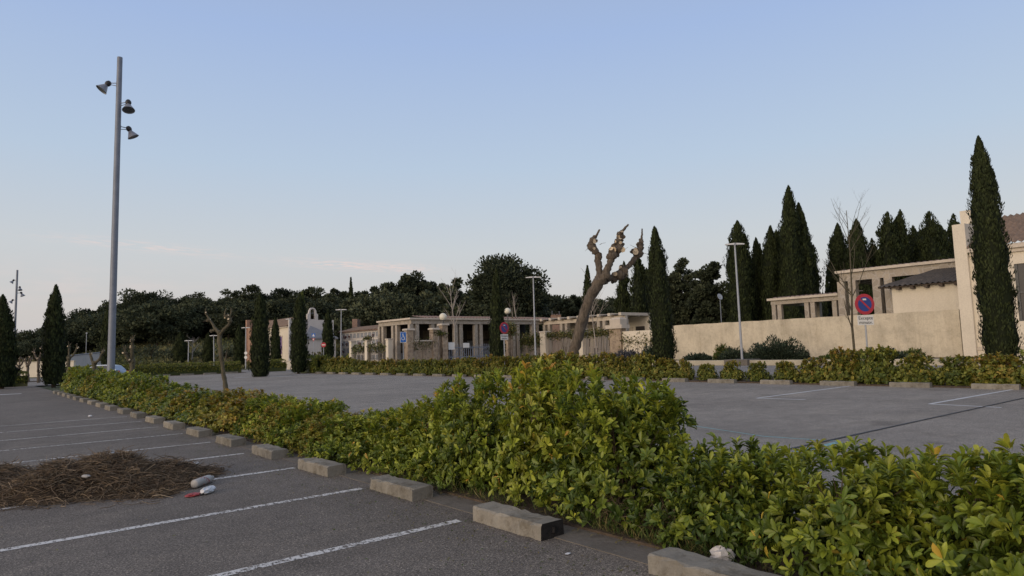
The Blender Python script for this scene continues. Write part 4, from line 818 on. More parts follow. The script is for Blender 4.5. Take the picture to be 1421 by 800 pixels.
def tlamp(px, py, tpx, tpy, D, wpx, label, z0=0.0, block=False, zt=None):
    b = at_d(px, py, D); t = at_d(tpx, tpy, D); h = (zt or t.z) - z0; root = empty('street_lamp', (b.x, b.y, z0)); w = wpx * D / FOC
    off = Vector((t.x - b.x, t.y - b.y, 0)) * .6
    q = MB(); q.tube([(0, 0, 0), off * .5 + Vector((0, 0, h * .5)), off + Vector((0, 0, h - .06))], [.10, .085, .065], 12); q.build('pole', M['steel_l'], root)
    for s in (-1, 1):
        q = MB(); x0 = off + RGT * s * .10; x1 = off + RGT * s * w / 2; n_ = FWD * .17
        zz = h; P = [x0 - n_, x1 - n_ * .8, x1 + n_ * .8, x0 + n_]
        q.add([Vector((a.x, a.y, zz - .07)) for a in P] + [Vector((a.x, a.y, zz + (.07 if i in (0, 3) else .02))) for i, a in enumerate(P)], [(3, 2, 1, 0), (4, 5, 6, 7), (0, 1, 5, 4), (1, 2, 6, 5), (2, 3, 7, 6), (3, 0, 4, 7)]); q.build('lamp_head', M['lampw'], root)
    q = MB(); q.tube([off + Vector((0, 0, h - .12)), off + Vector((0, 0, h + .09))], .10, 10); q.tube([off - RGT * w * .30 + Vector((0, 0, h)), off + RGT * w * .30 + Vector((0, 0, h))], .035, 8); q.build('bracket', M['steel_l'], root)
    if block: boxobj('base_block', (-1.05, -1.05, -.5), (1.05, 1.05, .06), M['kerbc'], root, .03)
    return tag(root, label, 'street lamp')
tlamp(1030, 500, 1019, 339, dU(1030, 490, 49.9), 26, 'tall twin-headed street lamp before the long render wall', z0=.42, block=True)
tlamp(743, 490, 740, 385, dU(743, 480, 49.8), 21, 'twin-headed street lamp left of the leaning pollard')
tlamp(473, 492, 474, 430, 104, 15, 'twin-headed street lamp before the white niche wall')
tlamp(341, 505, 341, 455, 106, 12, 'twin-headed street lamp beside the brick end wall')
tlamp(402, 500, 403, 443, 101, 12, 'twin-headed street lamp in front of the chapel side')
tlamp(297, 505, 296, 466, 112, 11, 'twin-headed street lamp behind the mossy pollard')
tlamp(261, 508, 262, 473, 118, 11, 'smallest twin-headed street lamp left on the grass slope')
q = MB(); p = at_d(119, 500, 128); root = empty('thin_post', (p.x, p.y, tz(p.x, p.y))); t = at_d(119, 468, 128); q.tube([(0, 0, 0), (0, 0, t.z)], .05, 6); q.build('pole', M['steel_l'], root); q = MB(); q.box((-.12, -.12, t.z), (.12, .12, t.z + .2)); q.build('head', M['lampw'], root); tag(root, 'thin pole with a small head above the grey wall at left', 'pole')

# ------------------------------------------------------------------ signs
def face_rot(p): return math.atan2(-FWD.x, FWD.y)        # local +Y away from camera
def textobj(body, size, mt, parent, loc, name='lettering'):
    cu = bpy.data.curves.new(name, 'FONT'); cu.body = body; cu.size = size; cu.align_x = 'CENTER'; cu.align_y = 'CENTER'; cu.extrude = .002; cu.materials.append(mt)
    tmp = bpy.data.objects.new('tmp', cu); COL.objects.link(tmp); dg = bpy.context.evaluated_depsgraph_get(); me = bpy.data.meshes.new_from_object(tmp.evaluated_get(dg)); bpy.data.objects.remove(tmp); me.materials.clear(); me.materials.append(mt)
    o = link(name, me, parent); o.rotation_euler = (PI / 2, 0, 0); o.location = loc; return o
def disc(q, r, y, th, mi=0, c=(0, 0), n=40):
    Mx = Matrix.Translation((c[0], y, c[1])) @ Matrix.Rotation(PI / 2, 4, 'X'); q.prism([(r * math.cos(2 * PI * k / n), r * math.sin(2 * PI * k / n)) for k in range(n)], 0, th, mi, Mx)
def sign_root(name, px, py, D, rz, z0=.05):
    b = at_d(px, py, D); return empty(name, (b.x, b.y, z0), rz)
def nopark(px, py, tpx, tpy, D, rp, label, rz, lines):
    root = sign_root('parking_sign', px, py, D, rz); zc = at_d(tpx, tpy, D).z - .05; r = rp * D / FOC
    q = MB(); q.tube([(0, .045, 0), (0, .045, zc + r * .7)], .035, 10); q.build('post', M['steel_l'], root)
    q = MB(); disc(q, r, 0, .02); dk = q.build('disc', M['red'], root); dk.location = (0, 0, zc)
    q = MB(); disc(q, r * .70, -.022, .004); f_ = q.build('blue_field', M['blue'], dk)
    q = MB(); a = .785; Mx = Matrix.Translation((0, -.027, 0)) @ Matrix.Rotation(PI / 2, 4, 'X') @ Matrix.Rotation(-a, 4, 'Z'); q.prism([(-r * .71, -r * .085), (r * .71, -r * .085), (r * .71, r * .085), (-r * .71, r * .085)], 0, .004, 0, Mx); q.build('slash', M['red'], dk)
    q = MB(); q.box((-r * .2, -.034, r * .38), (r * .16, -.030, r * .54)); q.build('sticker', M['signw'], dk)
    pz = zc - r * 1.02 - r * .5; q = MB(); q.box((-r * .82, 0, pz - r * .47), (r * .82, .02, pz + r * .47)); pl = q.build('plate', M['signw'], root)
    for i, s in enumerate(lines): textobj(s, r * .46, M['signk'], pl, (0, -.004, pz + r * (.19 - .42 * i)))
    q = MB(); q.box((-.05, .022, zc - .15), (.05, .05, zc + .15)); q.box((-.05, .022, pz - .1), (.05, .05, pz + .1)); q.build('clamps', M['steel'], root)
    return root
fz = -YAW
tag(nopark(1207, 516, 1200.5, 422.5, dU(1206, 500, 29.9), 14.5, '', fz + .12, ['Excepte', 'minusv.']), 'no-parking sign with a white exception plate before the long wall', 'sign')
tag(nopark(701, 502, 700.5, 455.5, dU(701, 490, 28.2), 8.2, '', fz + .75, ['Excepte', 'minusv.']), 'no-parking sign with plate turned aside, right of the narrow gate cypress', 'sign')
# disabled parking sign
D = 66; root = sign_root('disabled_parking_sign', 560, 504, D, fz + .35); k = D / FOC; zc = at_d(559, 469, D).z
q = MB(); q.tube([(0, .04, 0), (0, .04, zc)], .035, 8); q.build('post', M['steel_l'], root)
q = MB(); q.box((-4.4 * k, 0, zc - 7.4 * k), (4.4 * k, .02, zc + 7.4 * k)); bd = q.build('board', M['signw'], root)
q = MB(); q.box((-3.9 * k, -.006, zc - 6.9 * k), (3.9 * k, -.002, zc + 6.9 * k)); q.build('blue_field', M['blue2'], bd)
q = MB(); disc(q, .75 * k, -.010, .003, 0, (-.4 * k, zc + 4.3 * k), 16)
def bar2(q, a, b, w, y):
    d = Vector((b[0] - a[0], b[1] - a[1])).normalized(); n = Vector((-d.y, d.x)) * w / 2; P = [(a[0] + n.x, a[1] + n.y), (a[0] - n.x, a[1] - n.y), (b[0] - n.x, b[1] - n.y), (b[0] + n.x, b[1] + n.y)]
    q.add([(x, y, z) for x, z in P], [(0, 1, 2, 3)])
for (a, b) in (((-.4, 3.6), (-.3, .2)), ((-.3, .4), (1.5, .2)), ((1.4, .3), (2.2, -3)), ((-.35, 1.9), (1.2, 1.7))): bar2(q, (a[0] * k, zc + a[1] * k), (b[0] * k, zc + b[1] * k), .75 * k, -.011)
for i in range(13): a, b = (math.radians(130 + i * 19), math.radians(130 + (i + 1) * 19)); bar2(q, (-.2 * k + 2.1 * k * math.cos(a), zc - 1.6 * k + 2.1 * k * math.sin(a)), (-.2 * k + 2.1 * k * math.cos(b), zc - 1.6 * k + 2.1 * k * math.sin(b)), .6 * k, -.0115)
q.build('wheelchair_symbol', M['signw'], bd); tag(root, 'blue disabled-parking sign with white wheelchair symbol before the rubble pillars', 'sign')
# no entry sign and slender give-way marker
D = 76; root = sign_root('no_entry_sign', 449, 512, D, fz); k = D / FOC; zc = at_d(449, 479.5, D).z
q = MB(); q.tube([(0, .04, 0), (0, .04, zc)], .035, 8); q.build('post', M['steel_l'], root); q = MB(); disc(q, 3.4 * k, 0, .02); dk = q.build('disc', M['red'], root); dk.location = (0, 0, zc)
boxobj('white_bar', (-2.4 * k, -.026, -.55 * k), (2.4 * k, -.021, .55 * k), M['signw'], dk); tag(root, 'round red no-entry sign with white bar beside the hedge block', 'sign')
D = 78; root = sign_root('crossing_sign', 435, 517, D, fz); k = D / FOC; z1 = at_d(435, 466, D).z
q = MB(); q.tube([(0, .04, 0), (0, .04, z1)], .03, 8); q.build('post', M['steel_l'], root)
q = MB(); Mx = Matrix.Translation((0, 0, z1)) @ Matrix.Rotation(PI / 2, 4, 'X'); q.prism([(-2.6 * k, -2.4 * k), (2.6 * k, -2.4 * k), (2.6 * k, 2.6 * k), (-2.6 * k, 2.6 * k)], 0, .02, 0, Mx); bd = q.build('board', M['blue2'], root)
q = MB(); q.add([(-1.8 * k, -.024, z1 - 1.7 * k), (1.8 * k, -.024, z1 - 1.7 * k), (0, -.024, z1 + 1.9 * k)], [(0, 1, 2)]); q.build('white_triangle', M['signw'], bd)
q = MB(); Mx = Matrix.Translation((0, 0, z1 - 6.5 * k)) @ Matrix.Rotation(PI / 2, 4, 'X'); q.prism([(-2.4 * k, 2.0 * k), (0, -2.2 * k), (2.4 * k, 2.0 * k)], 0, .02, 0, Mx); gw = q.build('give_way_triangle', M['red'], root)
q = MB(); q.add([(-1.3 * k, -.024, z1 - 5.1 * k), (0, -.024, z1 - 7.4 * k), (1.3 * k, -.024, z1 - 5.1 * k)], [(0, 1, 2)]); q.build('white_triangle', M['signw'], gw)
tag(root, 'slim post with blue crossing sign over a give-way triangle near the chapel', 'sign')
# small double road sign by the brick wall
D = 100; root = sign_root('road_sign', 341, 507, D, fz); k = D / FOC; q = MB(); q.tube([(0, .04, 0), (0, .04, 24 * k)], .03, 6); q.build('post', M['steel_l'], root)
for i, zz in enumerate((22, 16)): q = MB(); disc(q, 2.1 * k, 0, .02, 0, (0, zz * k), 20); q.build('disc', M['signw'], root)
tag(root, 'post with two small pale discs seen before the brick end wall', 'sign')

# ------------------------------------------------------------------ walls and cemetery
def corr_roof(q, e0, e1, r0, r1, period=.30, amp=.05, mi=0):
    """corrugated tile sheet from eave e0-e1 up to ridge r0-r1"""
    e0, e1, r0, r1 = map(Vector, (e0, e1, r0, r1)); L = max((e1 - e0).length, (r1 - r0).length); n = max(4, int(L / period) * 4); nr = 10
    nrm_ = (e1 - e0).cross(((r0 + r1) / 2 - (e0 + e1) / 2)).normalized(); nrm_ = nrm_ if nrm_.z > 0 else -nrm_; vs = []
    for j in range(nr + 1):
        a = e0.lerp(r0, j / nr); b = e1.lerp(r1, j / nr)
        for i in range(n + 1): vs.append(a.lerp(b, i / n) + nrm_ * (amp * math.sin(i / 4 * 2 * PI) + (.03 if j % 2 else 0)))
    q.add(vs, [(j * (n + 1) + i, j * (n + 1) + i + 1, (j + 1) * (n + 1) + i + 1, (j + 1) * (n + 1) + i) for j in range(nr) for i in range(n)], mi, True)
# planter kerb and the long wall
boxobj('low_planter_wall', (49.2, -6, -.05), (49.6, 62, .42), M['planter'], None, .03); tag(bpy.data.objects['low_planter_wall'], 'low beige kerb wall holding the planting bed along the road', 'low wall')
root = empty('boundary_wall', (61, 31, 0)); WL = at_u(935, 480, 61).y; WR = at_u(1335, 480, 61).y
n = 40; q = MB(); vs = []
for i in range(n + 1):
    y = WR + (WL - WR) * i / n - 31; zt = 4.0 + .02 * math.sin(i * 1.7)
    for x, z in ((0, -.1), (0, zt), (.45, zt), (.45, -.1)): vs.append((x, y, z))
q.add(vs, [(i * 4 + k, i * 4 + k + 1, (i + 1) * 4 + k + 1, (i + 1) * 4 + k)[::-1] for i in range(n) for k in range(3)] + [(0, 1, 2, 3), (n * 4 + 3, n * 4 + 2, n * 4 + 1, n * 4)]); q.build('wall', M['stuccoW'], root); tag(root, 'long stained beige render wall of the cemetery behind the low planter', 'wall')
# lower wall piece left of the hedge cypress with stone capped pier
v_a = at_u(865, 480, 61).y; boxobj('low_boundary_wall', (60.9, WL + .003, -.1), (61.3, v_a, 3.62), M['cream'], None); tag(bpy.data.objects['low_boundary_wall'], 'lower cream wall with ivy left of the hedge cypress', 'wall')
root = empty('capped_pier', (60.85, v_a + .9, 0)); q = MB(); q.box((-.25, -.9, 0), (.75, .9, 4.0)); q.build('pier', M['rubble'], root); q = MB(); q.box((-.5, -1.3, 4.003), (1.0, 1.3, 4.45)); q.box((-.35, -1.0, 4.453), (.85, .7, 5.35), 0, .25); q.build('cap', M['trim'], root); tag(root, 'thick pier with a stepped pale stone cap at the fence end', 'pier')
# fence panels between cream piers along the road
pv = [at_u(px, 480, 61).y for px in (866, 808, 757, 704)]
for i in range(3):
    a, b = pv[i] + (1.8 if i == 0 else .55), pv[i + 1] - .55
    root = empty('iron_fence', (61.0, (a + b) / 2, 0)); L = b - a; q = MB(); q.box((-.25, -L / 2, -.1), (.25, L / 2, .75), 0, .03); q.build('plinth', M['trim'], root)
    q = MB(); n = int(L / .26)
    for k in range(n + 1): y = -L / 2 + .1 + (L - .2) * k / n; q.box((-.03, y - .045, .75), (.03, y + .045, 3.75))
    q.build('bars', M['bark_pale'], root); boxobj('rail', (-.05, -L / 2, .95), (.05, L / 2, 1.03), M['iron'], root); boxobj('rail', (-.05, -L / 2, 3.4), (.05, L / 2, 3.5), M['iron'], root)
    tag(root, ['slatted fence panel next to the capped pier, right of the pollard trunk', 'slatted fence panel directly behind the leaning pollard trunk', 'dark ivy-grown slatted fence panel right of the globe lamp pillar'][i], 'fence')
    if i < 2:
        root = empty('fence_pier', (61.0, pv[i + 1], 0)); q = MB(); q.box((-.5, -.55, -.1), (.5, .55, 4.0)); q.build('pier', M['cream'], root); q = MB(); q.box((-.58, -.63, 4.003), (.58, .63, 4.2), 0, .04); q.build('cap', M['trim'], root)
        tag(root, ['cream fence pier half hidden by the leaning pollard', 'cream fence pier behind the street lamp left of the pollard'][i], 'pier')
def ivy(name, a, b, zc, zh, n, seed, label, thick=.35, size=.22, droop=True):
    rs = np.random.RandomState(seed); a = np.array(a); b = np.array(b); t = rs.rand(n); base = a[None] + (b - a)[None] * t[:, None]
    dens = .5 + .5 * np.sin(t * 17 + seed) * np.sin(t * 41); z = zc + rs.normal(0, .5, n) * zh - (dens * rs.rand(n) ** 2 * zh * 1.6 if droop else 0)
    pos = np.stack([base[:, 0] + rs.normal(0, thick * .5, n), base[:, 1] + rs.normal(0, thick * .5, n), np.maximum(z, .1)], 1)
    s = size * rs.uniform(.6, 1.4, n); ge = leaf_geo(pos, rand_dirs(rs, n), rand_dirs(rs, n), s, s * .75, np.stack([rs.rand(n), rs.rand(n), rs.rand(n)], 1), (LEAF_LO_V, LEAF_LO_T))
    me = tri_mesh('foliage', *ge, M['ivy']); r = empty(name, (0, 0, 0)); link('foliage', me, r)
    q = MB(); rg = random.Random(seed)
    for k in range(8): x = a + (b - a) * rg.random(); q.tube([(x[0] - .1, x[1], .1), (x[0] - .12, x[1] + rg.uniform(-.4, .4), zc * .5), (x[0], x[1] + rg.uniform(-.5, .5), zc)], [.03, .025, .012], 5)
    q.build('stems', M['stem'], r); return tag(r, label, 'ivy')
ivy('ivy', (60.8, pv[0] + 1), (60.8, pv[2]), 3.7, .45, 1700, 1, 'ivy trailing along the top of the slatted fence behind the pollard')
ivy('ivy', (60.8, pv[2]), (60.8, pv[3]), 3.3, .9, 2200, 2, 'thick ivy over the fence panel right of the globe pillar')
ivy('ivy', (60.7, v_a + .2), (60.7, WL + 2.0), 2.6, .8, 260, 3, 'sparse ivy creeping over the lower cream wall', .12)
# entrance forecourt: rubble wall with pillars, gate, globe lamps
VG = 64.5
def pillar(px, ztop_py, w, label, globe=None, v=VG, mt='rubble', capw=.15, gr=.45):
    p = at_v(px, ztop_py, v); root = empty('gate_pillar', (p.x, v, 0)); q = MB(); q.box((-w / 2, -w / 2, -.1), (w / 2, w / 2, p.z)); q.build('pillar', M[mt], root)
    q = MB(); q.box((-w / 2 - capw, -w / 2 - capw, p.z + .003), (w / 2 + capw, w / 2 + capw, p.z + .2), 0, .05); q.build('cap', M['trim'], root)
    if globe:
        zc = at_v(globe[0], globe[1], v).z; q = MB(); q.tube([(0, 0, p.z + .2), (0, 0, zc - gr * .8)], [.09, .07], 8); q.tube([(0, 0, zc - gr * 1.05), (0, 0, zc - gr * .7)], [.2, .28], 10); st = q.build('lamp_stem', M['iron'], root)
        q = MB(); q.lathe([(.001, -gr), (gr * .5, -gr * .87), (gr * .87, -gr * .5), (gr, 0), (gr * .87, gr * .5), (gr * .5, gr * .87), (.001, gr)], 20); gl = q.build('globe', M['globe'], root); gl.location = (0, 0, zc)
    return tag(root, label, 'pillar')
p1 = pillar(567, 459, .75, 'leftmost rubble stone pillar of the cemetery entrance')
p2 = pillar(602, 458, .7, 'rubble stone pillar at the right end of the ivy-webbed wall')
p3 = pillar(615, 452, .75, 'rubble stone pillar carrying the left white globe lamp', (617, 440))
p4 = pillar(705, 459, .8, 'ivy-covered pillar carrying the yellowish globe lamp right of the gate', (704, 432), v=65.2, gr=.42)
xa, xb = p1.location.x, p2.location.x; root = empty('rubble_wall', ((xa + xb) / 2, VG, 0)); q = MB(); L = (xb - xa) - .72; q.box((-L / 2, -.2, -.1), (L / 2, .2, 3.05)); q.build('wall', M['rubble'], root); q = MB(); q.box((-L / 2, -.28, 3.053), (L / 2, .28, 3.2)); q.build('coping', M['trim'], root); tag(root, 'rubble stone wall between two entrance pillars', 'wall')
ivy('ivy', (p4.location.x - .3, 64.7), (p4.location.x + .4, 64.7), 4.6, .8, 700, 4, 'ivy bunch wrapped round the yellowish globe lamp pillar', .7)
ivy('ivy', (xa, VG - .3), (xb, VG - .3), 2.9, .6, 330, 5, 'thin brown creeper webbed over the rubble stone wall', .15, .16)
ivy('ivy', (p2.location.x, VG - .2), (p3.location.x, VG - .2), 4.0, .25, 260, 6, 'tuft of creeper on top of the left globe pillars', .5)
def gate(px0, px1, label):
    a = at_v(px0, 480, VG).x; b = at_v(px1, 480, VG).x; root = empty('iron_gate', ((a + b) / 2, VG, 0)); L = b - a
    for s in (-1, 1):
        q = MB(); x0, x1 = (-L / 2, -.05) if s < 0 else (.05, L / 2); n = 12
        for k in range(n + 1): x = x0 + (x1 - x0) * k / n; q.box((x - .03, -.03, .15), (x + .03, .03, 2.4 + .25 * math.sin(PI * k / n)))
        for z in (.25, 1.1, 2.2): q.box((x0, -.045, z), (x1, .045, z + .10))
        q.tube([(x0, 0, .3), ((x0 + x1) / 2, 0, 2.25), (x1, 0, .3)], .04, 6); q.build('leaf', M['steel'], root)
    return tag(root, label, 'gate'), a, b
G1, ga, gb = gate(621, 689, 'grey iron gate of the cemetery behind the white notices')
for i, (px, py, w, h) in enumerate(((626.5, 480.5, 8.3, 10), (647, 479.5, 8.3, 6.5))):
    p = at_v(px, py, VG - .2); k = dep(p) / FOC; root = empty('notice_board', (p.x, p.y, p.z - h * k / 2), 0); q = MB(); q.box((-w * k / 2 * 1.25, -.02, 0), (w * k / 2 * 1.25, .02, h * k), 0); q.build('board', M['signw'], root)
    q = MB(); q.box((-.05, .025, -.1), (.05, .06, h * k + .06)); q.build('hanger', M['steel'], root); tag(root, ['larger blank white notice hung at the left of the gate', 'smaller blank white notice hung on the gate bars'][i], 'notice')
# colonnades
def column_pair(root, x, y, z0, z1, w, gap, axis):
    for s in (-1, 1):
        dx, dy = (s * gap, 0) if axis == 'x' else (0, s * gap)
        boxobj('column', (x + dx - w / 2, y + dy - w / 2, z0), (x + dx + w / 2, y + dy + w / 2, z1), M['stone'], root)
# wing facing the entrance court (front along X at VA)
VA = 71.0; xc = at_v(569.5, 441, VA).x; xe = at_v(775, 441, VA).x; ZT = at_v(571, 441.5, VA).z
root = empty('entrance_colonnade', (xc, VA, 0)); LX = xe - xc; LY = 8.0; bh = .75
boxobj('beam', (-.1, -.35, ZT - bh), (LX, .35, ZT - .22), M['stone'], root); boxobj('cornice', (-.45, -.6, ZT - .217), (LX, .6, ZT), M['trim'], root)
boxobj('side_beam', (-.12, .353, ZT - bh), (.5, LY, ZT - .22), M['stone'], root); boxobj('side_cornice', (-.43, .603, ZT - .217), (.6, LY, ZT), M['trim'], root)
boxobj('roof_slab', (.603, .603, ZT - .215), (LX, LY + 1, ZT - .05), M['trim'], root)
q = MB(); corr_roof(q, (2.0, -.2, ZT + .04), (LX, -.2, ZT + .04), (2.0, 3.0, ZT + .42), (LX, 3.0, ZT + .42), .5, .07); q.build('tile_roof', M['tile_red'], root)
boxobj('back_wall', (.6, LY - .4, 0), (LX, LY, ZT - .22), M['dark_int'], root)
for px in (571.5, 601, 633, 661, 687, 713, 740): xx = at_v(px, 470, VA).x - xc; column_pair(root, xx + .25, 0, 0, ZT - bh - .003, .5, .42, 'x')
for yy in (4.0, LY - .4): column_pair(root, .2, yy, 0, ZT - bh - .003, .5, .5, 'y')
for c in range(9):
    for r in range(3):
        x0 = 1.6 + c * (LX - 3) / 9; boxobj('niche', (x0, LY - .46, .6 + r * 1.5), (x0 + 1.9, LY - .40, 1.8 + r * 1.5), M['bark' if (c + r) % 3 else 'grey_wall'], root)
tag(root, 'stone colonnade with paired columns and tiled roof behind the gate', 'colonnade')
# wing along the road with pergola roof beams
UB = 65.0; va, vb = at_u(869, 440, UB).y, VA - .7; zB = at_u(869, 434, UB).z; zB2 = at_u(790, 437, UB).z
root = empty('pergola', (UB, va, 0)); LY = vb - va
boxobj('beam', (-.2, 0, zB - .85), (.25, LY, zB - .35), M['trim'], root)
n = 9
for k in range(n): y = .2 + (LY - .5) * k / (n - 1); boxobj('cross_beam', (-1.0, y - .22, zB - .347), (5.0, y + .22, zB + .02), M['trim'], root)
for k in range(n - 1):
    y = .2 + (LY - .5) * (k + .5) / (n - 1); q = MB(); w_ = (LY - .5) / (n - 1) / 2 - .24; q.add([(-.8, y - w_, zB - .16), (-.8, y + w_, zB - .16), (5, y + w_, zB + .15), (5, y - w_, zB + .15)], [(0, 1, 2, 3)]); q.add([(-.8, y - w_, zB - .20), (-.8, y + w_, zB - .20), (5, y + w_, zB + .11), (5, y - w_, zB + .11)], [(3, 2, 1, 0)]); q.build('roof_panel', M['tile_red' if k % 2 else 'trim'], root)
for k in range(5): column_pair(root, 0, .6 + (LY - 1.2) * k / 4, 0, zB - .853, .5, .5, 'y')
boxobj('back_wall', (4.6, 0, 0), (5.0, LY, zB - .36), M['cream'], root)
for k in range(7):
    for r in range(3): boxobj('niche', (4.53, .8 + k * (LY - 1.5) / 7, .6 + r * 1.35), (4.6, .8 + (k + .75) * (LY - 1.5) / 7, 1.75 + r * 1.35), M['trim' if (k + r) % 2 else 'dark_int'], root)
tag(root, 'pale pergola wing with roof beams above the slatted fence', 'pergola')
# small tiled house block behind pergola roof
p = at_d(772, 445, 112); root = empty('roof_block', (p.x, p.y, 0), -YAW); k = 112 / FOC; z0 = p.z; boxobj('wall', (-6.5 * k, 0, 0), (6.5 * k, 3, z0 + 8 * k), M['tile_red'], root); q = MB(); corr_roof(q, (-7 * k, -.2, z0 + 8.05 * k), (7 * k, -.2, z0 + 8.05 * k), (-4.5 * k, 3.2, z0 + 10 * k), (4.5 * k, 3.2, z0 + 10 * k), .5, .05); q.build('roof', M['tile_brown'], root); q = MB(); q.tube([(5 * k, 1, z0 + 8 * k), (5 * k, 1, z0 + 13 * k)], .05, 6); q.tube([(-5 * k, 1, z0 + 8 * k), (-5 * k, 1, z0 + 14 * k)], .05, 6); q.build('aerials', M['steel'], root); tag(root, 'small reddish chimney block with aerials above the pergola', 'building')
# niche wall to the left of the colonnade
UN = 52.0; v0, v1 = at_u(541, 455, UN).y, at_u(474, 459, UN).y; zn = at_u(541, 453, UN).z; root = empty('niche_building', (UN, v0, 0)); LY = v1 - v0
boxobj('wall', (0, 0, -.1), (4, LY, zn - .3), M['white_render'], root); q = MB(); corr_roof(q, (-.6, -.2, zn - .26), (-.6, LY + .3, zn - .26), (3, -.2, zn + .6), (3, LY + .3, zn + .6), .5, .07); q.build('roof', M['tile_brown'], root); boxobj('eave', (-.45, -.2, zn - .42), (-.003, LY + .2, zn - .30), M['tile_red'], root)
nc = 12; nich = None; fl = None
for c in range(nc):
    for r in range(4):
        y = .5 + (LY - 1.0) * c / nc; z = .7 + r * 1.25
        if nich is None:
            q = MB(); q.box((-.10, 0, 0), (-.002, 1.35, .12)); q.box((-.10, 0, .95), (-.002, 1.35, 1.05)); q.box((-.10, 0, .123), (-.002, .10, .947)); q.box((-.10, 1.25, .123), (-.002, 1.35, .947)); nich = q.build('niche', M['white_render'], root); o = nich
            q = MB(); q.box((-.03, .12, .14), (-.004, 1.23, .93)); q.build('slab', M['grey_wall'], nich)
        else:
            o = nich.copy(); COL.objects.link(o)
            for ch in nich.children: d = ch.copy(); COL.objects.link(d); d.parent = o
        o.location = (0, y, z)
rg = random.Random(3)
for i in range(34):
    y = .7 + (LY - 1.4) * rg.random(); z = .82 + 1.25 * rg.randrange(4)
    q = MB(); q.lathe([(.01, 0), (.10, .02), (.08, .18)], 8); 
    for kk in range(5): a = rg.uniform(0, 6.28); q.lathe([(.01, -.12), (.13, 0), (.01, .12)], 6, 0, Matrix.Translation((.12 * math.cos(a), .12 * math.sin(a), .3 + rg.uniform(-.06, .12))))
    o = q.build('flower_pot', M['flower'], None); o.location = (UN - .16, v0 + y, z); tag(o, 'dark flower bunch standing in a niche of the white niche building', 'flowers', 'flowers in the niches')
tag(root, 'white niche building with four rows of burial niches and tiled roof', 'building')
# cream posts with ivy along the side road
pr_ = []
for i, (px, py) in enumerate(((540, 470), (510.5, 473), (489, 475))):
    p = at_u(px, py, 41.3); pr_.append(p.y); root = empty('garden_pier', (41.3, p.y, 0)); q = MB(); q.box((-.32, -.32, -.1), (.32, .32, 3.5)); q.build('pier', M['cream'], root); q = MB(); q.box((-.4, -.4, 3.503), (.4, .4, 3.65), 0, .03); q.build('cap', M['trim'], root); tag(root, ['cream garden pier nearest the colonnade corner', 'middle cream garden pier topped with ivy', 'cream garden pier farthest left before the niche building'][i], 'pier')
for i in range(2):
    a, b = pr_[i] + .33, pr_[i + 1] - .33; root = empty('garden_fence', (41.3, (a + b) / 2, 0)); L = b - a; boxobj('plinth', (-.2, -L / 2, -.1), (.2, L / 2, .9), M['cream'], root, .02); q = MB(); n = int(L / .3)
    for k in range(n + 1): y = -L / 2 + .1 + (L - .2) * k / n; q.box((-.02, y - .02, .9), (.02, y + .02, 2.9))
    q.box((-.035, -L / 2, 2.6), (.035, L / 2, 2.68)); q.box((-.035, -L / 2, 1.1), (.035, L / 2, 1.18)); q.build('bars', M['iron'], root); tag(root, ['low garden fence between the nearest two cream piers', 'low garden fence between the farther two cream piers'][i], 'fence')
    ivy('ivy', (41.2, a), (41.2, b), 2.7, .55, 420, 20 + i, ['ivy hanging on the nearer garden fence', 'ivy hanging on the farther garden fence'][i], .3)
ivy('ivy', (41.3, pr_[1] - .4), (41.3, pr_[1] + .4), 3.9, .25, 200, 33, 'ivy bunch capping the middle cream pier', .5)
# chapel
vC = 108.2; xL = at_v(401, 470, vC).x; xR = at_v(463, 470, vC).x; zE = at_v(403, 444, vC).z; root = empty('chapel', (xL, vC, 0)); WX = xR - xL; LY = at_u(347, 470, xL).y - vC; zS = at_u(380, 455, xL).z
boxobj('side_wall', (.05, .403, 0), (WX - .05, LY, zS), M['cream'], root)
boxobj('gable_wall', (0, 0, 0), (WX, .4, zE), M['white_render'], root)
cx = at_v(434, 450, vC).x - xL; k = dep((xL + cx, vC)) / FOC
q = MB(); bw = 15.5 * k; zb = zE; zt = at_v(434, 427, vC).z; pts = []
outer = [(cx - bw / 2, zb - .01), (cx - bw / 2, zt - 1.15)] + [(cx + bw / 2 * math.cos(a) * .72, zt - 1.0 + 1.0 * math.sin(a)) for a in np.linspace(PI, 0, 11)] + [(cx + bw / 2, zt - 1.15), (cx + bw / 2, zb - .01)]
iw = bw * .20; z0i, z1i = zb + .12, zt - .62
inner = [(cx - iw, z0i), (cx - iw, z1i)] + [(cx + iw * math.cos(a), z1i + iw * math.sin(a)) for a in np.linspace(PI, 0, 9)][1:-1] + [(cx + iw, z1i), (cx + iw, z0i)]
# bell gable as a ring: resample both outlines to the same count
def resample(P, n):
    P = [Vector((a, b, 0)) for a, b in P]; d = [0]
    for i in range(1, len(P)): d.append(d[-1] + (P[i] - P[i - 1]).length)
    return [tuple(np.interp(t, d, [p[j] for p in P]) for j in (0, 1)) for t in np.linspace(0, d[-1], n)]
O, I = resample(outer, 30), resample(inner, 30); vs = [(x, y, z) for y in (0.0, .45) for P in (O, I) for x, z in P]; N = 30; fs = []
for i in range(N - 1): fs += [(i, i + 1, N + i + 1, N + i)[::-1], (2 * N + i, 2 * N + i + 1, 3 * N + i + 1, 3 * N + i), (i, i + 1, 2 * N + i + 1, 2 * N + i), (N + i, N + i + 1, 3 * N + i + 1, 3 * N + i)[::-1]]
fs += [(0, N, N + N - 1, N - 1), (2 * N, 3 * N, 4 * N - 1, 3 * N - 1)[::-1]]
q.add(vs, fs); q.build('bell_gable', M['white_render'], root)
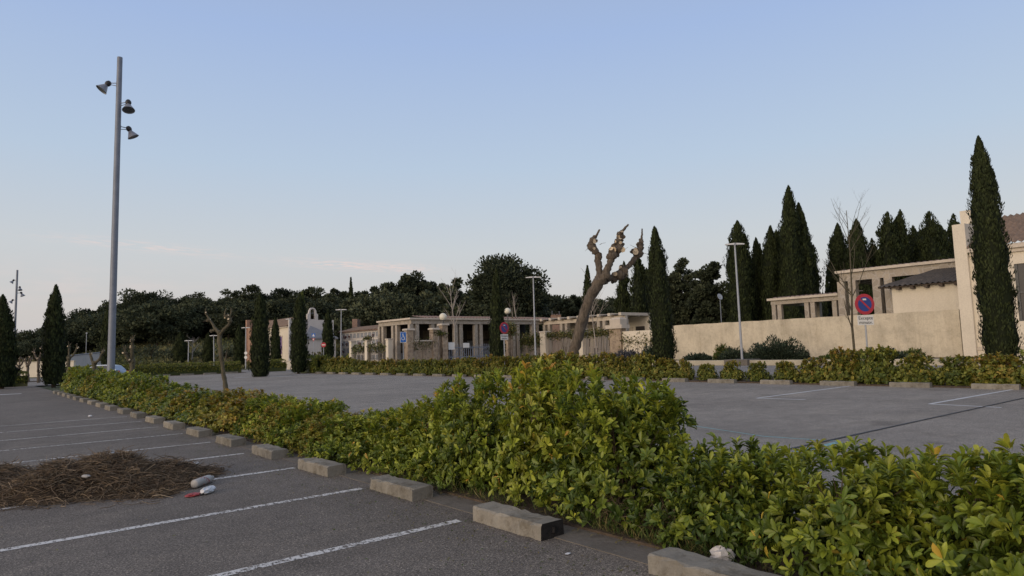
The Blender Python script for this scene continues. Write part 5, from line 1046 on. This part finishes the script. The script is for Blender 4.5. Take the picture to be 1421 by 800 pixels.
q = MB(); q.lathe([(.001, .35), (.08, .33), (.13, .2), (.17, .03), (.22, 0)], 14, 0, Matrix.Translation((cx, .2, z0i + .9))); q.tube([(cx, .2, z0i + 1.35), (cx, .2, z1i + .2)], .05, 6); q.build('bell', M['iron'], root)
q = MB(); ym = (LY) ; xm = WX * .5; zr = at_u(395, 440, xL + xm).z; zr = max(zr, zS + 1.5)
corr_roof(q, (-.3, .42, zS), (-.3, LY + .2, zS), (xm, .42, zS + 1.9), (xm, LY + .2, zS + 1.9), .5, .07); corr_roof(q, (WX + .3, LY + .2, zS), (WX + .3, .42, zS), (xm, LY + .2, zS + 1.9), (xm, .42, zS + 1.9), .5, .07); q.build('roof', M['tile_brown'], root)
boxobj('eave', (-.25, .42, zS - .22), (.046, LY, zS - .08), M['trim'], root)
for i in range(4):
    y = 3 + i * (LY - 5) / 4; w_ = boxobj('window', (-.03, y, 2.0), (.047, y + 1.0, zS - 1.5), M['trim'], root); boxobj('pane', (-.06, y + .15, 2.2), (-.033, y + .85, zS - 1.7), M['purple'], w_)
boxobj('end_wall', (-.6, LY + .003, 0), (WX * .7, LY + .8, zS + 2.0), M['brick'], root); boxobj('buttress', (-.5, LY - 2.5, 0), (.047, LY - .003, zS + .5), M['brick'], root)
# porch with hipped slate roof
px0, px1 = at_v(424, 480, vC - 4).x - xL, at_v(466, 480, vC - 4).x - xL; ze = at_v(445, 469, vC - 4).z; ztp = at_v(434, 452, vC - 2).z; xm2 = (px0 + px1) / 2 - .8
boxobj('porch', (px0, -4, 0), (px1, -.003, ze - .25), M['white_render'], root); boxobj('porch_eave', (px0 - .3, -4.3, ze - .25), (px1 + .3, -.003, ze), M['slate'], root)
q = MB(); q.add([(px0 - .3, -4.3, ze + .003), (px1 + .3, -4.3, ze + .003), (px1 + .3, -.01, ze + .003), (px0 - .3, -.01, ze + .003), (xm2, -1.6, ztp), (xm2, -.01, ztp)], [(0, 1, 4), (1, 2, 5, 4), (3, 0, 4, 5), (2, 3, 5)]); q.build('porch_roof', M['slate'], root)
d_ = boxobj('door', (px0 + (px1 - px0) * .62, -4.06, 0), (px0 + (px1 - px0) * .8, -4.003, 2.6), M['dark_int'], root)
tag(root, 'white chapel with arched bell gable, slate porch and brown tiled nave', 'chapel')
# purple awning building between chapel and niches
p = at_d(486, 480, 122); root = empty('side_chapel', (p.x, p.y, 0), -YAW); k = 122 / FOC; z0 = at_d(486, 461, 122).z; boxobj('wall', (-14 * k, 0, 0), (10 * k, 4, z0), M['white_render'], root); boxobj('chimney_block', (2 * k, .5, z0 + .003), (9 * k, 3, at_d(486, 443, 122).z), M['tile_red'], root); boxobj('purple_panel', (-13.6 * k, -.1, 1.8), (-10 * k, -.003, 4.2), M['purple'], root); boxobj('roof', (-14.5 * k, -.3, z0 + .003), (1.9 * k, 4.2, z0 + .25), M['slate'], root); tag(root, 'small white building with purple panel and reddish block right of the porch', 'building')
# low cream walls by the crossing
for a, b, D, y0, y1, lab in ((398, 412, 90, 507, 515, 'low pale wall stub between the crossing cypresses'), (424, 444, 86, 506.5, 513, 'low cream wall below the chapel porch')):
    p = at_d((a + b) / 2, (y0 + y1) / 2, D); k = D / FOC; root = empty('low_wall', (p.x, p.y, 0), -YAW); boxobj('wall', (-(b - a) / 2 * k, 0, 0), ((b - a) / 2 * k, .4, 1.1), M['cream'], root); boxobj('coping', (-(b - a) / 2 * k - .05, -.05, 1.103), ((b - a) / 2 * k + .05, .45, 1.2), M['trim'], root); tag(root, lab, 'wall')
pine(436, 484, 92, 24, 950, 'yellowish small bush in front of the chapel porch', .0, 22, .35, 'bush', 'flowering_bush', 'ivy', nc=26)
# walls at far left
p0, p1 = at_d(20, 512, 92), at_d(102, 512, 92); root = empty('beige_wall', (p0.x, p0.y, 0), math.atan2(p1.y - p0.y, p1.x - p0.x)); L = (p1 - p0).length; zt = at_d(60, 503, 92).z; boxobj('wall', (0, 0, -.1), (L, .4, zt), M['cream'], root); boxobj('coping', (-.1, -.06, zt + .003), (L + .1, .46, zt + .12), M['trim'], root); tag(root, 'low beige wall at far left behind the pollards', 'wall')
p0, p1 = at_d(94, 512, 104), at_d(152, 508, 118); root = empty('grey_wall', (p0.x, p0.y, 0), math.atan2(p1.y - p0.y, p1.x - p0.x)); L = (p1 - p0).length; zt0, zt1 = at_d(97, 495, 104).z, at_d(141, 489, 118).z
q = MB(); q.add([(0, 0, -.1), (L, 0, -.1), (L, .4, -.1), (0, .4, -.1), (0, 0, zt0), (L, 0, zt1), (L, .4, zt1), (0, .4, zt0)], [(3, 2, 1, 0), (4, 5, 6, 7), (0, 1, 5, 4), (1, 2, 6, 5), (2, 3, 7, 6), (3, 0, 4, 7)]); q.build('wall', M['white_render'], root); q = MB(); q.add([(-.1, -.06, zt0 + .003), (L, -.06, zt1 + .003), (L, .46, zt1 + .003), (-.1, .46, zt0 + .003), (-.1, -.06, zt0 + .15), (L, -.06, zt1 + .15), (L, .46, zt1 + .15), (-.1, .46, zt0 + .15)], [(3, 2, 1, 0), (4, 5, 6, 7), (0, 1, 5, 4), (1, 2, 6, 5), (2, 3, 7, 6), (3, 0, 4, 7)]); q.build('coping', M['grey_wall'], root); tag(root, 'taller greyish wall rising to the right behind the parked car', 'wall')

# ------------------------------------------------------------------ right-hand house
UH = 60.7; vE = at_u(1331, 400, UH).y; vEnd = -14.0; root = empty('cream_house', (UH, vE, 0)); LYh = vE - vEnd
zc = at_u(1360, 350, UH).z; zp = at_u(1319, 312, UH).z
wv0, wv1 = at_u(1410, 400, UH).y - vE, at_u(1440, 400, UH).y - vE; wz0, wz1 = at_u(1415, 446, UH).z, at_u(1415, 366, UH).z
q = MB()
q.box((0, wv0, 0), (.4, 0, zc)); q.box((0, wv1, 0), (.4, wv0, wz0)); q.box((0, wv1, wz1), (.4, wv0, zc)); q.box((0, -LYh, 0), (.4, wv1, zc)); q.box((.403, -.4, 0), (10, 0, zc)); q.build('wall', M['cream'], root)
# stepped gable parapet at the left end
q = MB(); par = [(-.35, 0), (-.35, 10.72), (1.9, 10.9), (1.9, 12.1), (5.3, 12.4), (5.3, 13.15), (8.2, 13.4), (8.2, 0)]
Mx = Matrix(((1, 0, 0, 0), (0, 0, 1, -.85), (0, 1, 0, 0), (0, 0, 0, 1))); q.prism(par, 0, .86, 0, Mx); q.build('parapet', M['cream'], root)
q = MB(); q.box((-.42, -LYh, zc + .003), (.6, -.87, zc + .35), 0, .08); q.box((-.20, -LYh, zc - .28), (-.003, -.87, zc)); q.build('cornice', M['trim'], root)
q = MB(); corr_roof(q, (-.45, -LYh, zc + .42), (-.45, -.87, zc + .42), (8, -LYh, zc + 3.75), (8, -.87, zc + 3.75), .42, .08); q.build('roof', M['tile_brown'], root)
boxobj('ledge', (-.12, -8.2, .75), (-.003, -.6, 1.0), M['trim'], root)
w_ = boxobj('window', (.15, wv1, wz0), (.2, wv0, wz1), M['glass_dark'], root); q = MB(); q.box((.06, wv0 - .18, wz0), (.146, wv0 - .003, wz1)); q.box((.06, wv1, (wz0 + wz1) / 2 - .06), (.146, wv0 - .183, (wz0 + wz1) / 2 + .06)); q.build('frame', M['iron'], w_)
tag(root, 'two-storey cream house with tiled roof and stepped parapet at right', 'house')
# lean-to annex with dark hipped tiles
UA = 64.0; a0 = at_u(1238, 410, UA).y; a1 = at_u(1338, 400, UA).y; root = empty('annex', (UA, a0, 0)); LYa = a0 - a1; ze0 = at_u(1240, 398, UA).z; ze1 = ze0
boxobj('wall', (0, -LYa, 0), (.4, 0, ze0 - .12), M['cream'], root); boxobj('end_wall', (.403, -.4, 0), (6, 0, ze0 - .12), M['cream'], root)
ve = at_u(1219, 399, UA - .6).y - a0; zt = at_u(1325, 357, UA + 5).z
q = MB(); corr_roof(q, (-.75, ve, ze0), (-.75, -LYa, ze0), (5, ve - 7.2, zt), (5, -LYa - .01, zt), .42, .07); corr_roof(q, (8, ve, ze0), (-.75, ve, ze0), (5.4, ve - 7.2, zt), (5, ve - 7.2, zt), .42, .07); q.build('roof', M['tile_dark'], root)
q = MB(); q.box((-.65, -LYa, ze0 - .12), (-.003, .9, ze0 - .06)); q.build('soffit', M['bark_dark'], root)
for k in range(5): y = -.7 - k * LYa / 5; boxobj('rafter_end', (-.62, y - .14, ze0 - .34), (-.003, y + .14, ze0 - .123), M['bark_dark'], root)
tag(root, 'low cream annex with dark hipped tile roof above the long wall', 'building')
# stone portico behind and its lower wing
def portico(name, u, pxl, pyl, pxr, cols, beam, label, pw=.62, gap=.65, back=True, depth=6):
    a = at_u(pxl, pyl, u); v1 = a.y; zt = a.z; v0 = at_u(pxr, pyl, u).y; root = empty(name, (u, v1, 0)); L = v1 - v0
    boxobj('beam', (-.3, -L, zt - beam), (.4, 0, zt - .25), M['stone'], root); boxobj('cornice', (-.6, -L, zt - .247), (.7, .3, zt), M['trim'], root); boxobj('side_beam', (.403, -.7, zt - beam), (depth, 0, zt - .25), M['stone'], root)
    boxobj('roof_slab', (.703, -L, zt - .245), (depth, .28, zt - .05), M['trim'], root); q = MB(); corr_roof(q, (-.3, -L, zt + .04), (-.3, .1, zt + .04), (depth, -L, zt + .45), (depth, .1, zt + .45), .5, .06); q.build('tile_roof', M['tile_red'], root)
    for px in cols: y = at_u(px, 430, u).y - v1; column_pair(root, 0, y, 0, zt - beam - .003, pw, gap, 'y')
    for y in (-L * .33, -L * .72): boxobj('rear_column', (depth - .6, y - .3, 0), (depth, y + .3, zt - .25), M['stone'], root)
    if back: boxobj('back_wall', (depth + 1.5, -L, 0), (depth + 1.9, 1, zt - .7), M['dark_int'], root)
    return tag(root, label, 'portico')
portico('stone_portico', 66.5, 1166, 377, 1330, (1179, 1229, 1296), 1.05, 'tall stone portico with paired columns above the long wall', .70, .52, depth=9)
portico('low_portico', 70, 1071, 415, 1166, (1079, 1125, 1164), .72, 'lower stone portico wing left of the tall one, under the cypresses', .46, .33, back=False, depth=6)
q = MB(); p = at_d(999, 412, 84); root = empty('white_dish', (p.x, p.y, 0)); z_ = p.z; q.tube([(0, 0, 0), (0, 0, z_)], .05, 6); q.build('post', M['steel'], root); q = MB(); Mx = Matrix.Translation((0, 0, z_)) @ (-FWD + RGT * .5 + Vector((0, 0, .4))).to_track_quat('Z', 'Y').to_matrix().to_4x4(); q.lathe([(.001, -.08), (.22, -.05), (.42, .02), (.40, .03), (.21, -.03), (.001, -.06)], 20, 0, Mx); q.build('dish', M['steel_l'], root); tag(root, 'pale dish on a post among the dark trees behind the wall', 'dish')

# ------------------------------------------------------------------ low plants in the bed
def low_plant(px, py, u, wpx, hpx, mt, seed, label, name='juniper', z0=.2):
    p = at_u(px, py, u); D = dep(p); k = D / FOC; w = wpx * k / 2; h = hpx * k; rs = np.random.RandomState(seed); n = int(min(9000, 900 + w * h * 2200))
    d = rand_dirs(rs, n); d[:, 2] = np.abs(d[:, 2]); lum = 1 + .25 * np.sin(d[:, 0] * 7 + seed) + .2 * np.sin(d[:, 1] * 9 + d[:, 0] * 5)
    rr = rs.rand(n) ** .35; pos = np.stack([d[:, 0] * 1.1, d[:, 1] * w, d[:, 2] * h * .9 * lum], 1) * rr[:, None]
    dd = d + np.array([0, 0, .35]) + .5 * rand_dirs(rs, n); L = rs.uniform(.14, .34, n)
    ge = leaf_geo(pos, dd, rand_dirs(rs, n), L, L * .3, np.stack([rs.rand(n), rs.rand(n), rs.rand(n)], 1), (LEAF_LO_V, LEAF_LO_T)); root = empty(name, (p.x, p.y, z0)); link('foliage', tri_mesh('foliage', *ge, M[mt]), root)
    q = MB(); rg = random.Random(seed)
    for i in range(7): q.tube([(0, 0, -.05), (rg.uniform(-.4, .4), rg.uniform(-.5, .5) * w, h * .4), (rg.uniform(-.6, .6), rg.uniform(-.8, .8) * w, h * .7)], [.04, .03, .01], 5)
    q.build('stems', M['stem'], root); return tag(root, label, 'plant')
low_plant(1078, 488, 52.5, 92, 28, 'juniper', 1, 'big dark spreading juniper right of the twin-headed lamp')
low_plant(1018, 494, 53.5, 50, 15, 'juniper', 2, 'low juniper tail left of the big spreading one'); low_plant(968, 497, 53, 44, 9, 'juniper', 3, 'flat dark juniper at the left end of the long wall')
low_plant(1226, 497, 52, 66, 14, 'juniper', 4, 'flat dark juniper behind the parking sign post'); low_plant(1168, 500, 53, 50, 8, 'weed', 5, 'thin green ground plant below the thin bare tree', 'ground_plant')
low_plant(1150, 500, 53, 30, 5, 'weed', 6, 'faint green plant left of the thin bare tree', 'ground_plant'); low_plant(1268, 494, 55, 24, 12, 'weed', 7, 'dry wispy plant at the wall foot right of the sign', 'dry_plant')
low_plant(868, 493, 50.8, 66, 14, 'lavender', 8, 'purplish lavender mound below the lower cream wall', 'lavender', .2); low_plant(902, 493, 52, 24, 20, 'juniper', 9, 'dark spiky plant left of the hedge cypress base', 'spiky_plant')
low_plant(770, 496, 54, 30, 9, 'lavender', 10, 'small lavender mound left of the pollard base', 'lavender', .2); low_plant(1003, 488, 53.8, 20, 20, 'weed', 11, 'dry greyish bush between two low junipers', 'dry_plant')
low_plant(480, 500, 42, 20, 14, 'leaf', 12, 'small bright bush before the niche building', 'garden_bush', 0.0); low_plant(410, 503, 66, 26, 18, 'leaf_o', 14, 'yellowish bush at the chapel side foot', 'garden_bush', 0.0)

# ------------------------------------------------------------------ parked car behind the hedge
cpos = at_d(140, 515, 60); root = empty('parked_car', (cpos.x, cpos.y, 0), -YAW)      # local +X to the right in the picture, bonnet to the left
def car_body():
    q = MB(); st = [(-2.15, .35, .62, .55), (-2.05, .25, .78, .76), (-1.5, .2, .92, .84), (-1.0, .2, .97, .86), (-.35, .2, 1.0, .86), (.6, .2, 1.0, .86), (1.4, .2, 1.0, .85), (1.9, .25, .98, .80), (2.1, .35, .85, .70)]
    n = 10; vs = []
    for x, z0, z1, w in st:
        for k in range(n): a = 2 * PI * k / n + PI / n; c, s = math.cos(a), math.sin(a); f = lambda t: math.copysign(abs(t) ** .45, t); vs.append((x, f(c) * w, (z0 + z1) / 2 + f(s) * (z1 - z0) / 2))
    q.add(vs, [(i * n + k, i * n + (k + 1) % n, (i + 1) * n + (k + 1) % n, (i + 1) * n + k)[::-1] for i in range(len(st) - 1) for k in range(n)] + [tuple(range(n)), tuple(range(8 * n, 9 * n))[::-1]], 0, True)
    return q
car_body().build('body', M['carpaint'], root)
prof = [(-1.25, .96), (-.35, 1.42), (.05, 1.50), (.8, 1.50), (1.45, 1.40), (1.85, .98)]
q = MB(); vs = [(x, s * (.78 - .16 * (z - .96) / .54), z) for s in (-1, 1) for x, z in prof]; n = len(prof)
q.add(vs, [tuple(range(n)), tuple(range(n, 2 * n))[::-1]] + [(i, i + 1, n + i + 1, n + i)[::-1] for i in range(n - 1)]); cab = q.build('cabin', M['carpaint'], root)
q = MB()
for s in (-1, 1):
    yy = lambda z: s * (.785 - .16 * (z - .96) / .54)
    for poly in ([(-1.0, 1.0), (-.38, 1.36), (.20, 1.43), (.20, 1.0)], [(.28, 1.0), (.28, 1.43), (.8, 1.43), (1.35, 1.34), (1.55, 1.0)]): P = [(x, yy(z), z) for x, z in poly]; q.add(P if s > 0 else P[::-1], [tuple(range(len(P)))])
q.build('side_windows', M['glass_dark'], cab)
q = MB(); q.add([(-1.22, -.70, 1.0), (-1.22, .70, 1.0), (-.42, .58, 1.40), (-.42, -.58, 1.40)], [(0, 1, 2, 3)][::-1]); q.v = [(x - .025, y, z + .015) for x, y, z in q.v]; q.build('windscreen', M['glass_dark'], cab)
for x in (-1.35, 1.35):
    for s in (-1, 1):
        q = MB(); Mx = Matrix.Translation((x, s * .78, .31)) @ Matrix.Rotation(PI / 2, 4, 'X'); q.lathe([(.20, -.1), (.30, -.1), (.31, 0), (.30, .1), (.20, .1)], 20, 0, Mx); w_ = q.build('wheel', M['tyre'], root); q = MB(); q.lathe([(.001, -.105), (.20, -.10), (.2, .10), (.001, .105)], 16, 0, Mx); q.build('rim', M['rim'], w_)
for s in (-1, 1): boxobj('headlight', (-2.16, s * .62 - .14, .60), (-2.02, s * .62 + .14, .72), M['lampw'], root); boxobj('tail_light', (1.98, s * .66 - .1, .78), (2.08, s * .66 + .1, .94), M['red'], root)
tag(root, 'blue-grey hatchback parked behind the near hedge beside the mast', 'car')

# ------------------------------------------------------------------ pile of brushwood and litter
A, B = g(-140, 690), g(262, 676); A.z = B.z = 0; dA = (B - A).normalized(); nA = Vector((-dA.y, dA.x, 0)); LP = (B - A).length; nA = nA if nA.dot(FWD) > 0 else -nA
def ph(s, w):                                            # mound height at metre s along, w across (-1..1)
    e = sstep(0, .9, s) * sstep(0, .75, LP - s); bumps = .16 + .15 * math.exp(-((s - LP * .62) / .6) ** 2) + .09 * math.exp(-((s - LP * .86) / .42) ** 2) + .06 * math.sin(s * 3.1) + .05 * math.sin(s * 7.3 + w * 3) + .03 * math.sin(s * 13 + w * 8)
    return max(0.0, e * bumps * max(0, 1 - w * w) ** .7)
WP = .95
def ppt(s, w, dz=0): p = A + dA * s + nA * (w * WP + .25 + .12 * math.sin(s * 2.3)); return np.array([p.x, p.y, ph(s, w) + dz])
rs = np.random.RandomState(4); V = []; T = []; ns, nw = 90, 26
for i in range(ns + 1):
    for j in range(nw + 1): w = -1 + 2 * j / nw; p = ppt(LP * i / ns, w, 0); V.append(p + np.array([rs.normal(0, .012), rs.normal(0, .012), -.015 + abs(rs.normal(0, .018)) * (abs(w) < .95)]))
for i in range(ns):
    for j in range(nw): a = i * (nw + 1) + j; b = a + nw + 1; T += [(a, b, b + 1), (a, b + 1, a + 1)]
core = (np.array(V), np.array(T), np.tile([[.12, .15, 0]], (len(V), 1)))
SV = []; ST = []; SC = []; bse = 0
for i in range(12500):
    s = LP * rs.rand(); w = (rs.normal(-.05, .55) if i % 2 else rs.uniform(-1.1, 1.05)); w = np.clip(w, -1.0, 1.0) + (rs.exponential(.10) * np.sign(w) if abs(w) > .97 else 0); c = ppt(s, np.clip(w, -1.6, 1.6), rs.uniform(-.01, .04)); L = rs.uniform(.12, .5); a = rs.uniform(0, 6.28); d = np.array([math.cos(a), math.sin(a), rs.normal(0, .28)]); curl = rand_dirs(rs, 1)[0] * .22 * L
    if abs(w) > .9: d[2] *= .2; L *= .6
    wd_ = rs.uniform(.0018, .0048); side = norm(np.cross(d, rs.normal(size=3))) * wd_; up_ = norm(np.cross(d, side)) * wd_
    pts = [c - d * L * .5, c - d * L * .17 + curl * .7, c + d * L * .17 + curl * .7 + np.array([0, 0, .01]), c + d * L * .5]
    for p in pts: p[2] = max(p[2], .004)
    for p in pts: SV += [p + side, p - side * .5 + up_ * .87, p - side * .5 - up_ * .87]
    for k in range(3):
        for e in range(3): f_ = (e + 1) % 3; q0, q1, q2, q3 = bse + k * 3 + e, bse + k * 3 + f_, bse + k * 3 + 3 + f_, bse + k * 3 + 3 + e; ST += [(q0, q1, q2), (q0, q2, q3)]
    h_ = np.clip(rs.beta(2, 2.2), 0, 1); SC += [[h_, rs.rand(), 0]] * 12; bse += 12
o = link('brushwood_pile', tri_mesh('brushwood_pile', *cat_geo([core, (np.array(SV), np.array(ST), np.array(SC))]), M['straw'])); tag(o, 'long heap of dry brown brushwood and grass lying across the near bays', 'brushwood pile')
def litter(name, px, py, fn, label, cat, z=0.0, rz=0.0):
    p = g(px, py, z); r = fn(name); r.location = (p.x, p.y, z); r.rotation_euler = (0, 0, rz); return tag(r, label, cat)
def bottle(name):
    root = empty(name); Mx = Matrix.Translation((0, 0, .052)) @ Matrix.Rotation(PI / 2, 4, 'Y'); q = MB(); q.lathe([(.001, -.19), (.04, -.19), (.052, -.175), (.052, -.02), (.049, .0), (.052, .03), (.052, .12), (.046, .16), (.025, .195), (.019, .21)], 20, 0, Mx); q.build('bottle', M['plastic_g'], root)
    q = MB(); q.lathe([(.0535, -.085), (.0538, -.05), (.0535, .0), (.0538, .055)], 20, 0, Mx); lb = q.build('label_band', M['plastic_g'], root)
    q = MB()                                             # red swirl printed on the band
    for k in range(13):
        a0 = k * .5; x0 = -.07 + (k % 5) * .026
        vs = []
        for t in np.linspace(0, 1, 7): a = a0 + 1.1 * t; x = x0 + .035 * math.sin(t * PI); vs += [Mx @ Vector((.0546 * math.cos(a), .0546 * math.sin(a), x)), Mx @ Vector((.0546 * math.cos(a), .0546 * math.sin(a), x + .012))]
        q.add(vs, [(2 * i, 2 * i + 1, 2 * i + 3, 2 * i + 2) for i in range(6)])
    q.build('red_print', M['plastic_r'], root); q = MB(); q.lathe([(.024, .205), (.024, .232), (.001, .234)], 16, 0, Mx); q.build('cap', M['plastic_g'], root); return root
th_ = math.atan2((g(300, 662) - g(262, 676)).y, (g(300, 662) - g(262, 676)).x)
litter('plastic_bottle', 281, 674, bottle, 'dusty plastic bottle with a red print lying at the pile end', 'bottle', 0.0, th_); bpy.data.objects['plastic_bottle'].scale = (1.15,) * 3
def crumple(mt, sx, sy, sz, seed, n=14):
    def fn(name):
        rg = random.Random(seed); q = MB(); vs = []; m_ = 8
        for i in range(m_ + 1):
            ph_ = PI * i / m_
            for k in range(n): t = 2 * PI * k / n; f = rg.uniform(.75, 1.15); vs.append((sx * math.sin(ph_) * math.cos(t) * f, sy * math.sin(ph_) * math.sin(t) * f, max(.002, sz - sz * math.cos(ph_) * f)))
        q.add(vs, [(i * n + k, i * n + (k + 1) % n, (i + 1) * n + (k + 1) % n, (i + 1) * n + k) for i in range(m_) for k in range(n)]); return q.build(name, M[mt])
    return fn
litter('plastic_bag', 288, 685, crumple('plastic_w', .16, .07, .045, 2), 'crumpled whitish clear plastic bag beside the bottle', 'plastic bag', 0, th_)
litter('red_wrapper', 268, 689, crumple('plastic_r', .11, .07, .022, 3), 'flattened red wrapper in front of the plastic bottle', 'wrapper', 0, .4)
litter('paper_cup', 262, 689, crumple('plastic_w', .035, .02, .012, 6), 'tiny white scrap beside the red wrapper', 'paper scrap', 0, .9)
for i, (px, py, sx, sz, mt, lab) in enumerate(((268, 645, .09, .025, 'plastic_w', 'white paper scrap on the asphalt right behind the pile'), (155, 632, .08, .05, 'plastic_w', 'crumpled white paper behind the pile top'), (119, 661, .07, .02, 'plastic_g', 'pale carton scrap stuck on the pile front slope'), (190, 643, .08, .03, 'card', 'beige scrap lying on the right pile crest'), (152, 680, .055, .03, 'plastic_w', 'white torn scrap at the pile foot, left of a yellowish one'), (164, 680, .06, .02, 'card', 'yellowish scrap at the foot of the pile'), (13, 690, .05, .04, 'plastic_w', 'pale pebble-like scrap at the left pile foot'), (43, 689, .035, .03, 'plastic_w', 'small pale scrap at the pile foot left of the long stick'), (20, 652, .09, .02, 'card', 'pinkish flat scrap at the back left of the pile'), (125, 579, .07, .03, 'plastic_w', 'tiny white litter by the distant wheel stops'))):
    on = py < 675 and py > 638 and i in (2, 3); p = g(px, py); z = 0.0
    if on: p = g(px, py, .27); z = .25
    o = crumple(mt, sx, sx * .7, sz, 20 + i)('litter_scrap'); o.location = (p.x, p.y, z); o.rotation_euler = (0, 0, i); tag(o, lab, 'litter')
a, b = g(92, 685), g(148, 676); q = MB(); q.tube([(a.x, a.y, .03), ((a.x + b.x) / 2, (a.y + b.y) / 2, .055), (b.x, b.y, .06)], [.012, .02, .014], 7, lump=.1); tag(q.build('stick', M['card']), 'pale bare stick lying along the pile foot', 'stick')
# second small clump of brush at the left edge
rs = np.random.RandomState(14); n = 700; c0 = g(8, 697); pos = np.stack([c0.x + rs.normal(0, .22, n), c0.y + rs.normal(0, .22, n), np.abs(rs.normal(0, .03, n)) + .005], 1)
tag(link('brush_clump', tri_mesh('brush_clump', *leaf_geo(pos, np.stack([rs.normal(size=n), rs.normal(size=n), rs.normal(0, .2, n)], 1), rand_dirs(rs, n), rs.uniform(.08, .25, n), rs.uniform(.004, .009, n), np.stack([rs.rand(n) * .8, rs.rand(n), rs.rand(n)], 1), (LEAF_LO_V, LEAF_LO_T)), M['straw'])), 'small low clump of dry brush at the left edge before the heap', 'brush clump')
# rubble lump and charcoal bits by the near stops
o = crumple('plastic_w', .12, .095, .075, 31, 10)('rubble_lump'); p = g(1004, 788); o.location = (4.78, p.y - .0, .02); o.data.materials[0] = M['white_render']; tag(o, 'white rubble lump lying between wheel stop and hedge', 'rubble')
o = crumple('plastic_w', .035, .02, .006, 33)('litter_scrap'); p = g(788, 770); o.location = (p.x, p.y, .003); tag(o, 'white droppings-like splash of litter near the burnt wheel stop', 'litter')
# dead twigs at the burnt gap
rs = np.random.RandomState(24); n = 420; pos = np.stack([4.95 + np.abs(rs.normal(0, .12, n)), rs.uniform(3.55, 4.75, n), .03 + np.abs(rs.normal(0, .09, n))], 1)
tag(link('dead_twigs', tri_mesh('dead_twigs', *leaf_geo(pos, rand_dirs(rs, n) + np.array([0, 0, .5]), rand_dirs(rs, n), rs.uniform(.12, .3, n), rs.uniform(.004, .008, n), np.stack([rs.rand(n) * .6, rs.rand(n), rs.rand(n)], 1), (LEAF_LO_V, LEAF_LO_T)), M['straw'])), 'tangle of dead brown twigs under the hedge beside the burnt wheel stop', 'twigs', kind='stuff')
# stony litter heap beyond the low hedge gap
rs = np.random.RandomState(44); c1 = g(500, 575); n = 900; pos = np.stack([6.9 + np.abs(rs.normal(0, .35, n)), 11.6 + rs.normal(0, .9, n) * 1.0, np.abs(rs.normal(0, .1, n)) + .01], 1)
tag(link('brush_clump', tri_mesh('brush_clump', *leaf_geo(pos, np.stack([rs.normal(size=n), rs.normal(size=n), rs.normal(0, .3, n)], 1), rand_dirs(rs, n), rs.uniform(.06, .2, n), rs.uniform(.01, .03, n), np.stack([rs.rand(n) * .5, rs.rand(n) * .5, rs.rand(n)], 1), (LEAF_LO_V, LEAF_LO_T)), M['straw'])), 'dark heap of dead leaves and litter seen over the low hedge gap', 'leaf heap')
